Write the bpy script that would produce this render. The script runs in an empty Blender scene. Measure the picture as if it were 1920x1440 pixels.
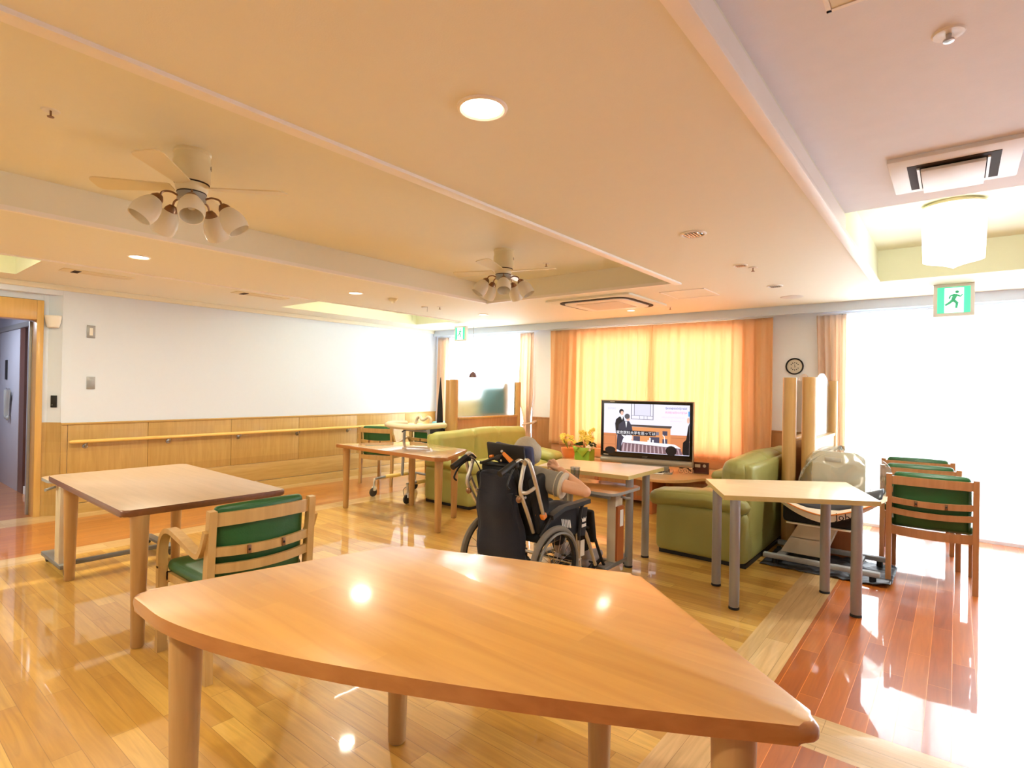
import bpy, bmesh, math, random
from mathutils import Vector, Matrix, Euler
from mathutils import noise as mnoise
random.seed(7)
PI = math.pi
scene = bpy.context.scene
COL = scene.collection
V = Vector

# ------------------------------------------------------------------ materials
M = {}
def nodes(name):
    m = bpy.data.materials.new(name); m.use_nodes = True
    nt = m.node_tree
    return m, nt, nt.nodes['Principled BSDF'], nt.nodes['Material Output']
def lin(c):
    return tuple(((x/255.0)/12.92 if x/255.0 <= .04045 else ((x/255.0+.055)/1.055)**2.4) for x in c) + (1,)
def mat(name, rgb, rough=.5, metal=0, coat=0, bump=0, bscale=40, trans=0, spec=.5, var=0, alpha=1, sheen=0):
    m, nt, b, o = nodes(name)
    c = lin(rgb)
    b.inputs['Base Color'].default_value = c
    b.inputs['Roughness'].default_value = rough
    b.inputs['Metallic'].default_value = metal
    b.inputs['Coat Weight'].default_value = coat
    b.inputs['Coat Roughness'].default_value = .05
    b.inputs['Specular IOR Level'].default_value = spec
    b.inputs['Transmission Weight'].default_value = trans
    if alpha < 1: b.inputs['Alpha'].default_value = alpha
    if sheen: b.inputs['Sheen Weight'].default_value = sheen
    tc = nt.nodes.new('ShaderNodeTexCoord')
    nz = nt.nodes.new('ShaderNodeTexNoise'); nz.inputs['Scale'].default_value = bscale; nz.inputs['Detail'].default_value = 4
    nt.links.new(tc.outputs['Object'], nz.inputs['Vector'])
    if bump:
        bp = nt.nodes.new('ShaderNodeBump'); bp.inputs['Strength'].default_value = bump; bp.inputs['Distance'].default_value = .004
        nt.links.new(nz.outputs['Fac'], bp.inputs['Height']); nt.links.new(bp.outputs['Normal'], b.inputs['Normal'])
    v = var or .04
    mx = nt.nodes.new('ShaderNodeMix'); mx.data_type = 'RGBA'
    n2 = nt.nodes.new('ShaderNodeTexNoise'); n2.inputs['Scale'].default_value = max(2, bscale/10); n2.inputs['Detail'].default_value = 3
    nt.links.new(tc.outputs['Object'], n2.inputs['Vector'])
    mx.inputs['A'].default_value = tuple(x*(1-v) for x in c[:3]) + (1,)
    mx.inputs['B'].default_value = tuple(min(1, x*(1+v)) for x in c[:3]) + (1,)
    nt.links.new(n2.outputs['Fac'], mx.inputs['Factor']); nt.links.new(mx.outputs['Result'], b.inputs['Base Color'])
    M[name] = m
    return m
def emis(name, rgb, s):
    m, nt, b, o = nodes(name)
    b.inputs['Base Color'].default_value = lin(rgb)
    b.inputs['Emission Color'].default_value = lin(rgb)
    b.inputs['Emission Strength'].default_value = s
    M[name] = m
    return m
def wood(name, c1, c2, axis='X', rough=.35, coat=.3, sc=1.0, staves=None, dark=None):
    """grain runs along axis; staves = width of the glued strips"""
    m, nt, b, o = nodes(name)
    L = nt.links.new
    tc = nt.nodes.new('ShaderNodeTexCoord')
    mp = nt.nodes.new('ShaderNodeMapping')
    s = {'X': (1.2, 14, 14), 'Y': (14, 1.2, 14), 'Z': (14, 14, 1.2)}[axis]
    mp.inputs['Scale'].default_value = tuple(x*sc for x in s)
    L(tc.outputs['Object'], mp.inputs['Vector'])
    nz = nt.nodes.new('ShaderNodeTexNoise'); nz.inputs['Scale'].default_value = 2.2; nz.inputs['Detail'].default_value = 8; nz.inputs['Distortion'].default_value = .6
    L(mp.outputs['Vector'], nz.inputs['Vector'])
    cr = nt.nodes.new('ShaderNodeValToRGB')
    cr.color_ramp.elements[0].position = .3; cr.color_ramp.elements[0].color = lin(c1)
    cr.color_ramp.elements[1].position = .7; cr.color_ramp.elements[1].color = lin(c2)
    L(nz.outputs['Fac'], cr.inputs['Fac'])
    out = cr.outputs['Color']
    if staves:
        mp2 = nt.nodes.new('ShaderNodeMapping')
        if axis == 'Y': mp2.inputs['Rotation'].default_value = (0, 0, PI/2)
        if axis == 'Z': mp2.inputs['Rotation'].default_value = (0, PI/2, PI/2)
        L(tc.outputs['Object'], mp2.inputs['Vector'])
        br = nt.nodes.new('ShaderNodeTexBrick'); br.inputs['Scale'].default_value = 1
        br.inputs['Brick Width'].default_value = staves[1]; br.inputs['Row Height'].default_value = staves[0]
        br.inputs['Mortar Size'].default_value = 0.0; br.offset = .37
        br.inputs['Color1'].default_value = (.92, .90, .86, 1); br.inputs['Color2'].default_value = (1.04, 1.04, 1.04, 1); br.inputs['Mortar'].default_value = (.8, .8, .8, 1)
        L(mp2.outputs['Vector'], br.inputs['Vector'])
        mx = nt.nodes.new('ShaderNodeMix'); mx.data_type = 'RGBA'; mx.blend_type = 'MULTIPLY'; mx.inputs['Factor'].default_value = 1
        L(out, mx.inputs['A']); L(br.outputs['Color'], mx.inputs['B']); out = mx.outputs['Result']
    L(out, b.inputs['Base Color'])
    b.inputs['Roughness'].default_value = rough
    b.inputs['Coat Weight'].default_value = coat; b.inputs['Coat Roughness'].default_value = .12
    M[name] = m
    return m
def planks(name, c1, c2, along='X', width=.09, length=.9, coat=1.0, crough=.035, rough=.35, seam=(.5, .42, .3), off=.37):
    m, nt, b, o = nodes(name)
    L = nt.links.new
    tc = nt.nodes.new('ShaderNodeTexCoord')
    mp = nt.nodes.new('ShaderNodeMapping')
    if along == 'Y': mp.inputs['Rotation'].default_value = (0, 0, PI/2)
    L(tc.outputs['Object'], mp.inputs['Vector'])
    br = nt.nodes.new('ShaderNodeTexBrick'); br.inputs['Scale'].default_value = 1
    br.inputs['Brick Width'].default_value = length; br.inputs['Row Height'].default_value = width
    br.inputs['Mortar Size'].default_value = .0012; br.inputs['Mortar Smooth'].default_value = .3; br.offset = off; br.offset_frequency = 2
    br.squash = 1.0
    br.inputs['Color1'].default_value = lin(c1); br.inputs['Color2'].default_value = lin(c2)
    br.inputs['Mortar'].default_value = tuple(x*s for x, s in zip(lin(c1)[:3], seam)) + (1,)
    L(mp.outputs['Vector'], br.inputs['Vector'])
    # grain, different in every row
    mg = nt.nodes.new('ShaderNodeMapping'); mg.inputs['Scale'].default_value = (1.6, 22, 1)
    L(mp.outputs['Vector'], mg.inputs['Vector'])
    nz = nt.nodes.new('ShaderNodeTexNoise'); nz.inputs['Scale'].default_value = 1.6; nz.inputs['Detail'].default_value = 9; nz.inputs['Distortion'].default_value = 1.1
    L(mg.outputs['Vector'], nz.inputs['Vector'])
    cr = nt.nodes.new('ShaderNodeValToRGB')
    cr.color_ramp.elements[0].position = .25; cr.color_ramp.elements[0].color = (.80, .76, .70, 1)
    cr.color_ramp.elements[1].position = .75; cr.color_ramp.elements[1].color = (1.1, 1.1, 1.1, 1)
    L(nz.outputs['Fac'], cr.inputs['Fac'])
    mx = nt.nodes.new('ShaderNodeMix'); mx.data_type = 'RGBA'; mx.blend_type = 'MULTIPLY'; mx.inputs['Factor'].default_value = 1
    L(br.outputs['Color'], mx.inputs['A']); L(cr.outputs['Color'], mx.inputs['B'])
    # larger blotches board to board
    n3 = nt.nodes.new('ShaderNodeTexNoise'); n3.inputs['Scale'].default_value = 1.3; n3.inputs['Detail'].default_value = 2
    L(tc.outputs['Object'], n3.inputs['Vector'])
    c3 = nt.nodes.new('ShaderNodeValToRGB'); c3.color_ramp.elements[0].position = .3; c3.color_ramp.elements[0].color = (.92, .9, .87, 1)
    c3.color_ramp.elements[1].position = .7; c3.color_ramp.elements[1].color = (1.05, 1.05, 1.05, 1)
    L(n3.outputs['Fac'], c3.inputs['Fac'])
    m3 = nt.nodes.new('ShaderNodeMix'); m3.data_type = 'RGBA'; m3.blend_type = 'MULTIPLY'; m3.inputs['Factor'].default_value = 1
    L(mx.outputs['Result'], m3.inputs['A']); L(c3.outputs['Color'], m3.inputs['B'])
    L(m3.outputs['Result'], b.inputs['Base Color'])
    # seams and slow waviness of the varnish
    bp = nt.nodes.new('ShaderNodeBump'); bp.inputs['Strength'].default_value = .25; bp.inputs['Distance'].default_value = .001; bp.invert = True
    L(br.outputs['Fac'], bp.inputs['Height'])
    n4 = nt.nodes.new('ShaderNodeTexNoise'); n4.inputs['Scale'].default_value = 7; n4.inputs['Detail'].default_value = 2
    L(tc.outputs['Object'], n4.inputs['Vector'])
    b2 = nt.nodes.new('ShaderNodeBump'); b2.inputs['Strength'].default_value = .06; b2.inputs['Distance'].default_value = .004
    L(n4.outputs['Fac'], b2.inputs['Height']); L(bp.outputs['Normal'], b2.inputs['Normal'])
    L(b2.outputs['Normal'], b.inputs['Coat Normal']); L(bp.outputs['Normal'], b.inputs['Normal'])
    b.inputs['Roughness'].default_value = rough
    b.inputs['Coat Weight'].default_value = coat; b.inputs['Coat Roughness'].default_value = crough
    b.inputs['Coat IOR'].default_value = 1.43
    M[name] = m
    return m
def fabric_glow(name, rgb, trans_rgb, w=.5, alpha=0.0, bump=.2):
    """curtain cloth: part diffuse, part translucent, alpha = open weave that lets light straight through"""
    m, nt, b, o = nodes(name)
    L = nt.links.new
    nt.nodes.remove(b)
    d = nt.nodes.new('ShaderNodeBsdfDiffuse'); d.inputs['Color'].default_value = lin(rgb)
    t = nt.nodes.new('ShaderNodeBsdfTranslucent'); t.inputs['Color'].default_value = lin(trans_rgb)
    tc = nt.nodes.new('ShaderNodeTexCoord'); wv = nt.nodes.new('ShaderNodeTexNoise'); wv.inputs['Scale'].default_value = 300
    L(tc.outputs['Object'], wv.inputs['Vector'])
    bp = nt.nodes.new('ShaderNodeBump'); bp.inputs['Strength'].default_value = bump; bp.inputs['Distance'].default_value = .001
    L(wv.outputs['Fac'], bp.inputs['Height']); L(bp.outputs['Normal'], d.inputs['Normal'])
    mx = nt.nodes.new('ShaderNodeMixShader'); mx.inputs[0].default_value = w
    L(d.outputs[0], mx.inputs[1]); L(t.outputs[0], mx.inputs[2])
    out = mx
    if alpha:
        tr = nt.nodes.new('ShaderNodeBsdfTransparent')
        m2 = nt.nodes.new('ShaderNodeMixShader'); m2.inputs[0].default_value = alpha
        L(mx.outputs[0], m2.inputs[1]); L(tr.outputs[0], m2.inputs[2]); out = m2
    L(out.outputs[0], o.inputs['Surface'])
    M[name] = m
    return m
def thin_glass(name, rgb=(255, 255, 255), refl=.06, rough=0.0):
    m, nt, b, o = nodes(name)
    L = nt.links.new
    nt.nodes.remove(b)
    tr = nt.nodes.new('ShaderNodeBsdfTransparent'); tr.inputs['Color'].default_value = lin(rgb)
    g = nt.nodes.new('ShaderNodeBsdfGlossy'); g.inputs['Roughness'].default_value = rough
    lw = nt.nodes.new('ShaderNodeLayerWeight'); lw.inputs['Blend'].default_value = .12
    mth = nt.nodes.new('ShaderNodeMath'); mth.operation = 'MULTIPLY_ADD'; mth.inputs[1].default_value = .6; mth.inputs[2].default_value = refl; mth.use_clamp = True
    L(lw.outputs['Fresnel'], mth.inputs[0])
    mx = nt.nodes.new('ShaderNodeMixShader')
    L(mth.outputs[0], mx.inputs[0]); L(tr.outputs[0], mx.inputs[1]); L(g.outputs[0], mx.inputs[2])
    L(mx.outputs[0], o.inputs['Surface'])
    M[name] = m
    return m

mat('wall_white', (220, 232, 248), .6, bump=.15, bscale=260, var=.012)
mat('wall_grey', (240, 244, 248), .6, bump=.15, bscale=260, var=.015)
mat('ceil', (240, 238, 220), .6, bump=.1, bscale=200, var=.012)
mat('ceil_deep', (236, 240, 212), .6, bump=.1, bscale=200, var=.012)
mat('trim_white', (250, 246, 238), .45)
mat('white_plastic', (238, 236, 228), .35)
mat('cream_plastic', (236, 228, 200), .35)
mat('ivory', (233, 222, 182), .4)
mat('slot_dark', (52, 38, 26), .8)
mat('grille', (222, 214, 200), .6, bump=.4, bscale=300)
mat('black', (22, 21, 22), .55)
mat('black_gloss', (14, 13, 14), .2)
mat('black_fabric', (24, 25, 30), .85, bump=.4, bscale=300)
mat('navy_fabric', (20, 25, 42), .8, bump=.4, bscale=250, var=.12, sheen=.1)
mat('navy_pad', (58, 64, 100), .7, bump=.3, bscale=300)
mat('rubber', (62, 58, 52), .75)
mat('tyre_grey', (120, 112, 98), .7)
mat('steel', (190, 188, 184), .22, metal=1)
mat('alu', (156, 158, 160), .38, metal=.4)
mat('champagne', (206, 200, 188), .25, metal=.6)
mat('silver_plastic', (165, 160, 146), .35, metal=.5)
mat('grey_plastic', (120, 118, 112), .45)
mat('grey_light', (160, 162, 160), .45)
mat('saddle_dark', (66, 70, 76), .3)
mat('orange_plastic', (224, 130, 40), .45)
mat('green_vinyl', (34, 88, 42), .38, bump=.15, bscale=120, var=.06)
mat('olive', (174, 176, 98), .42, bump=.25, bscale=60, var=.07)
mat('olive_cool', (152, 150, 84), .4, bump=.25, bscale=60, var=.07)
mat('beige_plastic', (214, 200, 172), .5)
mat('shell_cream', (240, 230, 208), .4)
mat('skin', (222, 172, 138), .5, bump=.15, bscale=120, var=.05)
mat('lip', (186, 112, 100), .5)
mat('hair', (180, 170, 148), .55, bump=.6, bscale=90, var=.18)
mat('shirt', (142, 138, 128), .85, bump=.4, bscale=260, var=.08)
mat('sleeve_trim', (206, 196, 172), .8)
mat('trouser', (30, 30, 34), .85)
mat('sock', (160, 150, 148), .85, bump=.3, bscale=200, var=.3)
mat('shoe', (150, 134, 112), .8, var=.2)
mat('cream_foam', (222, 208, 176), .6, bump=.2, bscale=80)
mat('yellow_pad', (238, 206, 120), .6)
mat('sky_blue', (130, 206, 226), .5)
mat('green_pot', (134, 176, 44), .5, var=.1)
mat('green_paper', (170, 206, 70), .55, var=.1)
mat('orange_pot', (232, 140, 76), .5)
mat('petal_yellow', (250, 222, 100), .55, var=.08)
mat('petal_cream', (250, 232, 200), .55)
mat('leaf', (36, 74, 46), .4, var=.15)
mat('stem', (120, 140, 50), .5)
mat('bronze', (140, 104, 76), .35, metal=.8)
mat('shade_brown', (86, 44, 36), .4)
mat('dark_wood', (92, 48, 28), .4, coat=.3)
mat('photo_pale', (222, 214, 196), .5)
mat('exit_green', (60, 205, 150), .4)
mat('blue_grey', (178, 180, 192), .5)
mat('paper', (240, 238, 232), .6)
mat('bag_dark', (60, 62, 66), .45, bump=.9, bscale=30, var=.25)
mat('white_satin', (236, 236, 232), .4)
mat('aqua', (70, 130, 140), .6)
mat('cream_block', (238, 220, 160), .6)
mat('cork', (168, 92, 44), .4)
wood('oak_table', (194, 138, 62), (208, 154, 76), 'X', rough=.34, coat=.5, sc=.7, staves=(.09, .5))
wood('oak_table_wax', (186, 142, 88), (202, 158, 100), 'X', rough=.3, coat=1.0, staves=(.055, .42)); M['oak_table_wax'].node_tree.nodes['Principled BSDF'].inputs['Coat Roughness'].default_value = .04; M['oak_table_wax'].node_tree.nodes['Principled BSDF'].inputs['Coat IOR'].default_value = 1.9
wood('oak_leg', (178, 138, 84), (194, 152, 96), 'Z', rough=.38, coat=.3)
wood('oak_edge', (166, 104, 50), (182, 120, 62), 'X', rough=.3, coat=.5)
wood('oak_table_dull', (176, 150, 118), (188, 160, 128), 'X', rough=.4, coat=.25, sc=.8)
wood('brown_edge', (112, 66, 32), (128, 78, 40), 'X', rough=.35, coat=.4)
wood('chair_wood', (184, 146, 84), (200, 160, 98), 'Z', rough=.35, coat=.25)
wood('chair_wood_dark', (166, 112, 66), (182, 128, 80), 'Z', rough=.35, coat=.25)
wood('maple_pale', (222, 202, 166), (228, 210, 176), 'X', rough=.35, coat=.25, sc=.7)
wood('maple_edge', (200, 178, 112), (208, 186, 122), 'X', rough=.4, coat=.1)
wood('veneer', (180, 144, 78), (196, 160, 94), 'Z', rough=.4, coat=.15, staves=(.105, 3.0))
wood('veneer_x', (180, 144, 78), (196, 160, 94), 'Y', rough=.4, coat=.15)
wood('veneer_back', (166, 116, 66), (182, 130, 78), 'Z', rough=.4, coat=.15)
wood('frame_wood', (204, 162, 88), (216, 174, 100), 'Z', rough=.35, coat=.2)
wood('rail_wood', (232, 194, 104), (240, 204, 118), 'Y', rough=.3, coat=.4)
wood('post_wood', (190, 148, 86), (204, 160, 98), 'Z', rough=.35, coat=.2)
wood('ledge_wood', (206, 150, 104), (214, 160, 114), 'X', rough=.35, coat=.3)
wood('cab_wood', (178, 104, 56), (192, 118, 66), 'Z', rough=.4, coat=.2)
wood('bench_top', (206, 160, 100), (216, 170, 110), 'X', rough=.3, coat=.5)
planks('floor_honey', (232, 190, 98), (200, 150, 64), 'X', length=.76, off=.29)
planks('floor_red', (206, 118, 38), (172, 88, 26), 'Y', length=.82, off=.41, seam=(1.6, 1.8, 2.2))
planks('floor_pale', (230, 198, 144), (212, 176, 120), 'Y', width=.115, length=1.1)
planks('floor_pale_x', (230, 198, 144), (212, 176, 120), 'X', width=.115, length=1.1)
planks('floor_red_left', (206, 130, 48), (188, 112, 38), 'Y', length=.9, off=.41)
fabric_glow('curtain_orange', (250, 214, 160), (254, 210, 176), .45)
fabric_glow('curtain_peach', (246, 230, 212), (250, 226, 204), .5)
fabric_glow('sheer', (250, 250, 250), (255, 255, 255), .7, alpha=.40)
thin_glass('glass')
thin_glass('plastic_film', (240, 242, 238), .17, .2)
thin_glass('tumbler_glass', (226, 232, 234), .16, .05)
M['frost'] = nodes('frost')[0]
_b = M['frost'].node_tree.nodes['Principled BSDF']; _b.inputs['Transmission Weight'].default_value = 1; _b.inputs['Roughness'].default_value = .38
_b.inputs['IOR'].default_value = 1.12; _b.inputs['Base Color'].default_value = lin((240, 248, 250))
M['opal'] = nodes('opal')[0]
_b = M['opal'].node_tree.nodes['Principled BSDF']; _b.inputs['Base Color'].default_value = lin((255, 248, 230)); _b.inputs['Transmission Weight'].default_value = .3
_b.inputs['Roughness'].default_value = .35; _b.inputs['Subsurface Weight'].default_value = 0
emis('lamp_warm', (255, 240, 205), 9)
emis('lamp_white', (255, 255, 250), 5)
emis('lamp_big', (255, 255, 250), 2.2)
emis('tube_white', (255, 255, 246), 7)
emis('exit_white', (236, 255, 248), 1.5)
emis('exit_glow', (70, 214, 160), .75)

# ------------------------------------------------------------------ mesh helpers
def frame_of(d):
    d = d.normalized(); a = V((0, 0, 1)) if abs(d.z) < .9 else V((1, 0, 0))
    x = a.cross(d).normalized(); return x, d.cross(x).normalized()
class MB:
    def __init__(s): s.bm = bmesh.new()
    def quad(s, *p, mi=0):
        f = s.bm.faces.new([s.bm.verts.new(q) for q in p]); f.material_index = mi; return f
    def box(s, c, d, rot=None, bev=0, mi=0, seg=2):
        Mx = Matrix.Translation(c)
        if rot is not None: Mx = Mx @ (rot.to_4x4() if isinstance(rot, Matrix) else Euler(rot).to_matrix().to_4x4())
        Mx = Mx @ Matrix.Diagonal((d[0], d[1], d[2], 1))
        r = bmesh.ops.create_cube(s.bm, size=1, matrix=Mx)
        vs = r['verts']; fs = set(f for v in vs for f in v.link_faces)
        for f in fs: f.material_index = mi
        if bev:
            es = list(set(e for v in vs for e in v.link_edges))
            rb = bmesh.ops.bevel(s.bm, geom=es, offset=bev, segments=seg, profile=.5, affect='EDGES', clamp_overlap=True)
            for f in rb['faces']: f.material_index = mi
    def b2(s, a, b, bev=0, mi=0):
        s.box(((a[0]+b[0])/2, (a[1]+b[1])/2, (a[2]+b[2])/2), (abs(b[0]-a[0]), abs(b[1]-a[1]), abs(b[2]-a[2])), bev=bev, mi=mi)
    def tube(s, pts, r, seg=12, mi=0, cap=True, flat=1.0, up=None):
        pts = [V(p) for p in pts]; n = len(pts)
        rs = r if isinstance(r, (list, tuple)) else [r]*n
        rings = []; px = None
        for i, p in enumerate(pts):
            d = (pts[min(i+1, n-1)]-pts[max(i-1, 0)])
            if d.length < 1e-9: d = V((0, 0, 1))
            d.normalize()
            if px is None:
                if up is not None: px = V(up) - d*V(up).dot(d); px.normalize()
                else: px, _ = frame_of(d)
            else:
                px = px - d*px.dot(d)
                px = px.normalized() if px.length > 1e-6 else frame_of(d)[0]
            py = d.cross(px)
            rings.append([s.bm.verts.new(p + (px*math.cos(a)*flat + py*math.sin(a))*rs[i]) for a in [2*PI*k/seg for k in range(seg)]])
        for a, b in zip(rings, rings[1:]):
            for k in range(seg):
                f = s.bm.faces.new((a[k], a[(k+1) % seg], b[(k+1) % seg], b[k])); f.material_index = mi
        if cap:
            for ring in (rings[0][::-1], rings[-1]):
                if rs[0 if ring is not rings[-1] else -1] > 1e-6:
                    f = s.bm.faces.new(ring); f.material_index = mi
    def bar(s, pts, w, h, up=(0, 0, 1), mi=0, bev=0):
        """rectangular section swept along pts; w across, h along up"""
        pts = [V(p) for p in pts]; n = len(pts); rings = []
        for i, p in enumerate(pts):
            d = (pts[min(i+1, n-1)]-pts[max(i-1, 0)]).normalized()
            u = V(up) - d*V(up).dot(d); u.normalize(); x = d.cross(u)
            hh = h[i] if isinstance(h, (list, tuple)) else h
            rings.append([s.bm.verts.new(p + x*a*w/2 + u*b*hh/2) for a, b in ((-1, -1), (1, -1), (1, 1), (-1, 1))])
        for a, b in zip(rings, rings[1:]):
            for k in range(4):
                f = s.bm.faces.new((a[k], a[(k+1) % 4], b[(k+1) % 4], b[k])); f.material_index = mi
        s.bm.faces.new(rings[0][::-1]).material_index = mi; s.bm.faces.new(rings[-1]).material_index = mi
    def lathe(s, prof, seg=32, Mx=None, mi=0, close=True):
        Mx = Mx or Matrix.Identity(4); rings = []
        for r, z in prof:
            if r < 1e-6: rings.append([s.bm.verts.new(Mx @ V((0, 0, z)))])
            else: rings.append([s.bm.verts.new(Mx @ V((r*math.cos(2*PI*k/seg), r*math.sin(2*PI*k/seg), z))) for k in range(seg)])
        for a, b in zip(rings, rings[1:]):
            for k in range(seg):
                k2 = (k+1) % seg
                vs = ([a[0]] if len(a) == 1 else [a[k], a[k2]]) + ([b[0]] if len(b) == 1 else [b[k2], b[k]])
                if len(vs) > 2:
                    f = s.bm.faces.new(vs); f.material_index = mi
    def ell(s, c, r, rot=None, seg=20, mi=0):
        Mx = Matrix.Translation(c)
        if rot is not None: Mx = Mx @ Euler(rot).to_matrix().to_4x4()
        Mx = Mx @ Matrix.Diagonal((r[0], r[1], r[2], 1))
        q = bmesh.ops.create_uvsphere(s.bm, u_segments=seg, v_segments=max(6, seg//2), radius=1, matrix=Mx)
        for v in q['verts']:
            for f in v.link_faces: f.material_index = mi
    def prism(s, poly, z0, z1, bev=0, mi=0, mside=None, seg=3):
        n = len(poly)
        lo = [s.bm.verts.new((p[0], p[1], z0)) for p in poly]; hi = [s.bm.verts.new((p[0], p[1], z1)) for p in poly]
        fs = [s.bm.faces.new(lo[::-1]), s.bm.faces.new(hi)]
        side = []
        for k in range(n):
            f = s.bm.faces.new((lo[k], lo[(k+1) % n], hi[(k+1) % n], hi[k])); side.append(f)
        for f in fs: f.material_index = mi
        for f in side: f.material_index = mi if mside is None else mside
        if bev:
            es = [e for f in fs for e in f.edges]
            rb = bmesh.ops.bevel(s.bm, geom=es, offset=bev, segments=seg, profile=.5, affect='EDGES')
            for f in rb['faces']:
                f.material_index = mi if mside is None else mside
    def grid(s, fn, nu, nv, mi=0, wrap=False):
        vs = [[s.bm.verts.new(fn(i/nu, j/nv)) for j in range(nv+1)] for i in range(nu+1)]
        for i in range(nu):
            for j in range(nv):
                s.bm.faces.new((vs[i][j], vs[i+1][j], vs[i+1][j+1], vs[i][j+1])).material_index = mi
    def cushion(s, c, size, r, rot=None, puff=0.0, warp=None, n=7, mi=0):
        h = [x/2 for x in size]; r = min(r, min(h)*.98)
        def vals(hh):
            inn = hh-r; o = [-hh, -hh+.12*r, -hh+.4*r]
            o += [-inn + 2*inn*k/n for k in range(n+1)]
            return o + [hh-.4*r, hh-.12*r, hh]
        Vx = [vals(x) for x in h]
        Mx = Matrix.Translation(c)
        if rot is not None: Mx = Mx @ Euler(rot).to_matrix().to_4x4()
        cache = {}
        def vert(p):
            key = tuple(round(x, 5) for x in p)
            if key in cache: return cache[key]
            inn = V([max(-(h[i]-r), min(h[i]-r, p[i])) for i in range(3)])
            d = V(p)-inn
            q = inn + (d.normalized()*r if d.length > 1e-9 else d)
            if puff:
                for i in range(3):
                    j, k = (i+1) % 3, (i+2) % 3
                    if abs(abs(p[i])-h[i]) < 1e-6:
                        q[i] += math.copysign(1, p[i])*puff*(1-(p[j]/h[j])**2)*(1-(p[k]/h[k])**2)
            if warp: q = V(warp(q))
            cache[key] = s.bm.verts.new(Mx @ q); return cache[key]
        for i in range(3):
            j, k = (i+1) % 3, (i+2) % 3
            for sg in (-1, 1):
                for a in range(len(Vx[j])-1):
                    for b in range(len(Vx[k])-1):
                        P = []
                        for aa, bb in ((a, b), (a+1, b), (a+1, b+1), (a, b+1)):
                            p = [0, 0, 0]; p[i] = sg*h[i]; p[j] = Vx[j][aa]; p[k] = Vx[k][bb]; P.append(vert(p))
                        if sg < 0: P.reverse()
                        try: s.bm.faces.new(P).material_index = mi
                        except ValueError: pass
    def build(s, name, mats, parent=None, smooth=True, ang=38, loc=None, rotz=None, fixn=True):
        if fixn: bmesh.ops.recalc_face_normals(s.bm, faces=s.bm.faces)
        me = bpy.data.meshes.new(name)
        if smooth:
            lim = math.radians(ang)
            for f in s.bm.faces: f.smooth = True
            for e in s.bm.edges:
                if len(e.link_faces) == 2 and e.calc_face_angle(0) > lim: e.smooth = False
        s.bm.to_mesh(me); s.bm.free()
        if not isinstance(mats, (list, tuple)): mats = [mats]
        for m in mats: me.materials.append(M[m] if isinstance(m, str) else m)
        o = bpy.data.objects.new(name, me); COL.objects.link(o)
        if parent is not None: o.parent = parent
        if loc is not None: o.location = loc
        if rotz is not None: o.rotation_euler = (0, 0, rotz)
        return o
def tag(o, label, cat, group=None, kind=None):
    if label: o['label'] = label
    if cat: o['category'] = cat
    if group: o['group'] = group
    if kind: o['kind'] = kind
    return o
def thing(name, label, cat, loc=(0, 0, 0), rotz=0, group=None):
    o = bpy.data.objects.new(name, None); COL.objects.link(o); o.empty_display_size = .1
    o.location = loc; o.rotation_euler = (0, 0, rotz)
    return tag(o, label, cat, group)
def struct(name, mb, mats, parent=None, **k):
    o = mb.build(name, mats, parent, **k)
    if parent is None: o['kind'] = 'structure'
    return o
def copy_tree(o, parent=None):
    c = o.copy(); COL.objects.link(c)
    if parent is not None: c.parent = parent
    for ch in list(o.children): copy_tree(ch, c)
    return c
def dup(o, loc, rotz, label, group=None):
    c = copy_tree(o); c.location = loc; c.rotation_euler = (0, 0, rotz); c['label'] = label
    if group: c['group'] = group
    return c
def round_poly(P, r, n=6):
    out = []; N = len(P)
    rr = r if isinstance(r, (list, tuple)) else [r]*N
    for i in range(N):
        p = V(P[i]); a = V(P[i-1])-p; b = V(P[(i+1) % N])-p
        if rr[i] <= 0: out.append(tuple(p)); continue
        ang = a.angle(b); t = min(rr[i]/math.tan(ang/2), a.length*.45, b.length*.45)
        p0 = p+a.normalized()*t; p1 = p+b.normalized()*t
        for k in range(n+1):
            u = k/n; out.append(tuple(p0*(1-u)**2 + p*2*u*(1-u) + p1*u*u))
    return out
def catmull(P, n=6):
    P = [V(p) for p in P]; Q = [P[0]*2-P[1]] + P + [P[-1]*2-P[-2]]; out = []
    for i in range(1, len(Q)-2):
        for k in range(n):
            t = k/n; a, b, c, d = Q[i-1:i+3]
            out.append(.5*((2*b)+(c-a)*t+(2*a-5*b+4*c-d)*t*t+(3*b-a-3*c+d)*t**3))
    out.append(P[-1]); return out
def text_part(name, body, size, matn, parent, Mx, extrude=.0004, align='CENTER'):
    cu = bpy.data.curves.new(name, 'FONT'); cu.body = body; cu.size = size; cu.extrude = extrude
    cu.align_x = align; cu.align_y = 'CENTER'; cu.resolution_u = 2
    o = bpy.data.objects.new(name, cu); COL.objects.link(o)
    bpy.context.view_layer.update()
    me = bpy.data.meshes.new_from_object(o.evaluated_get(bpy.context.evaluated_depsgraph_get()))
    bpy.data.objects.remove(o); me.materials.clear(); me.materials.append(M[matn])
    q = bpy.data.objects.new(name, me); COL.objects.link(q); q.parent = parent; q.matrix_local = Mx
    return q
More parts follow.
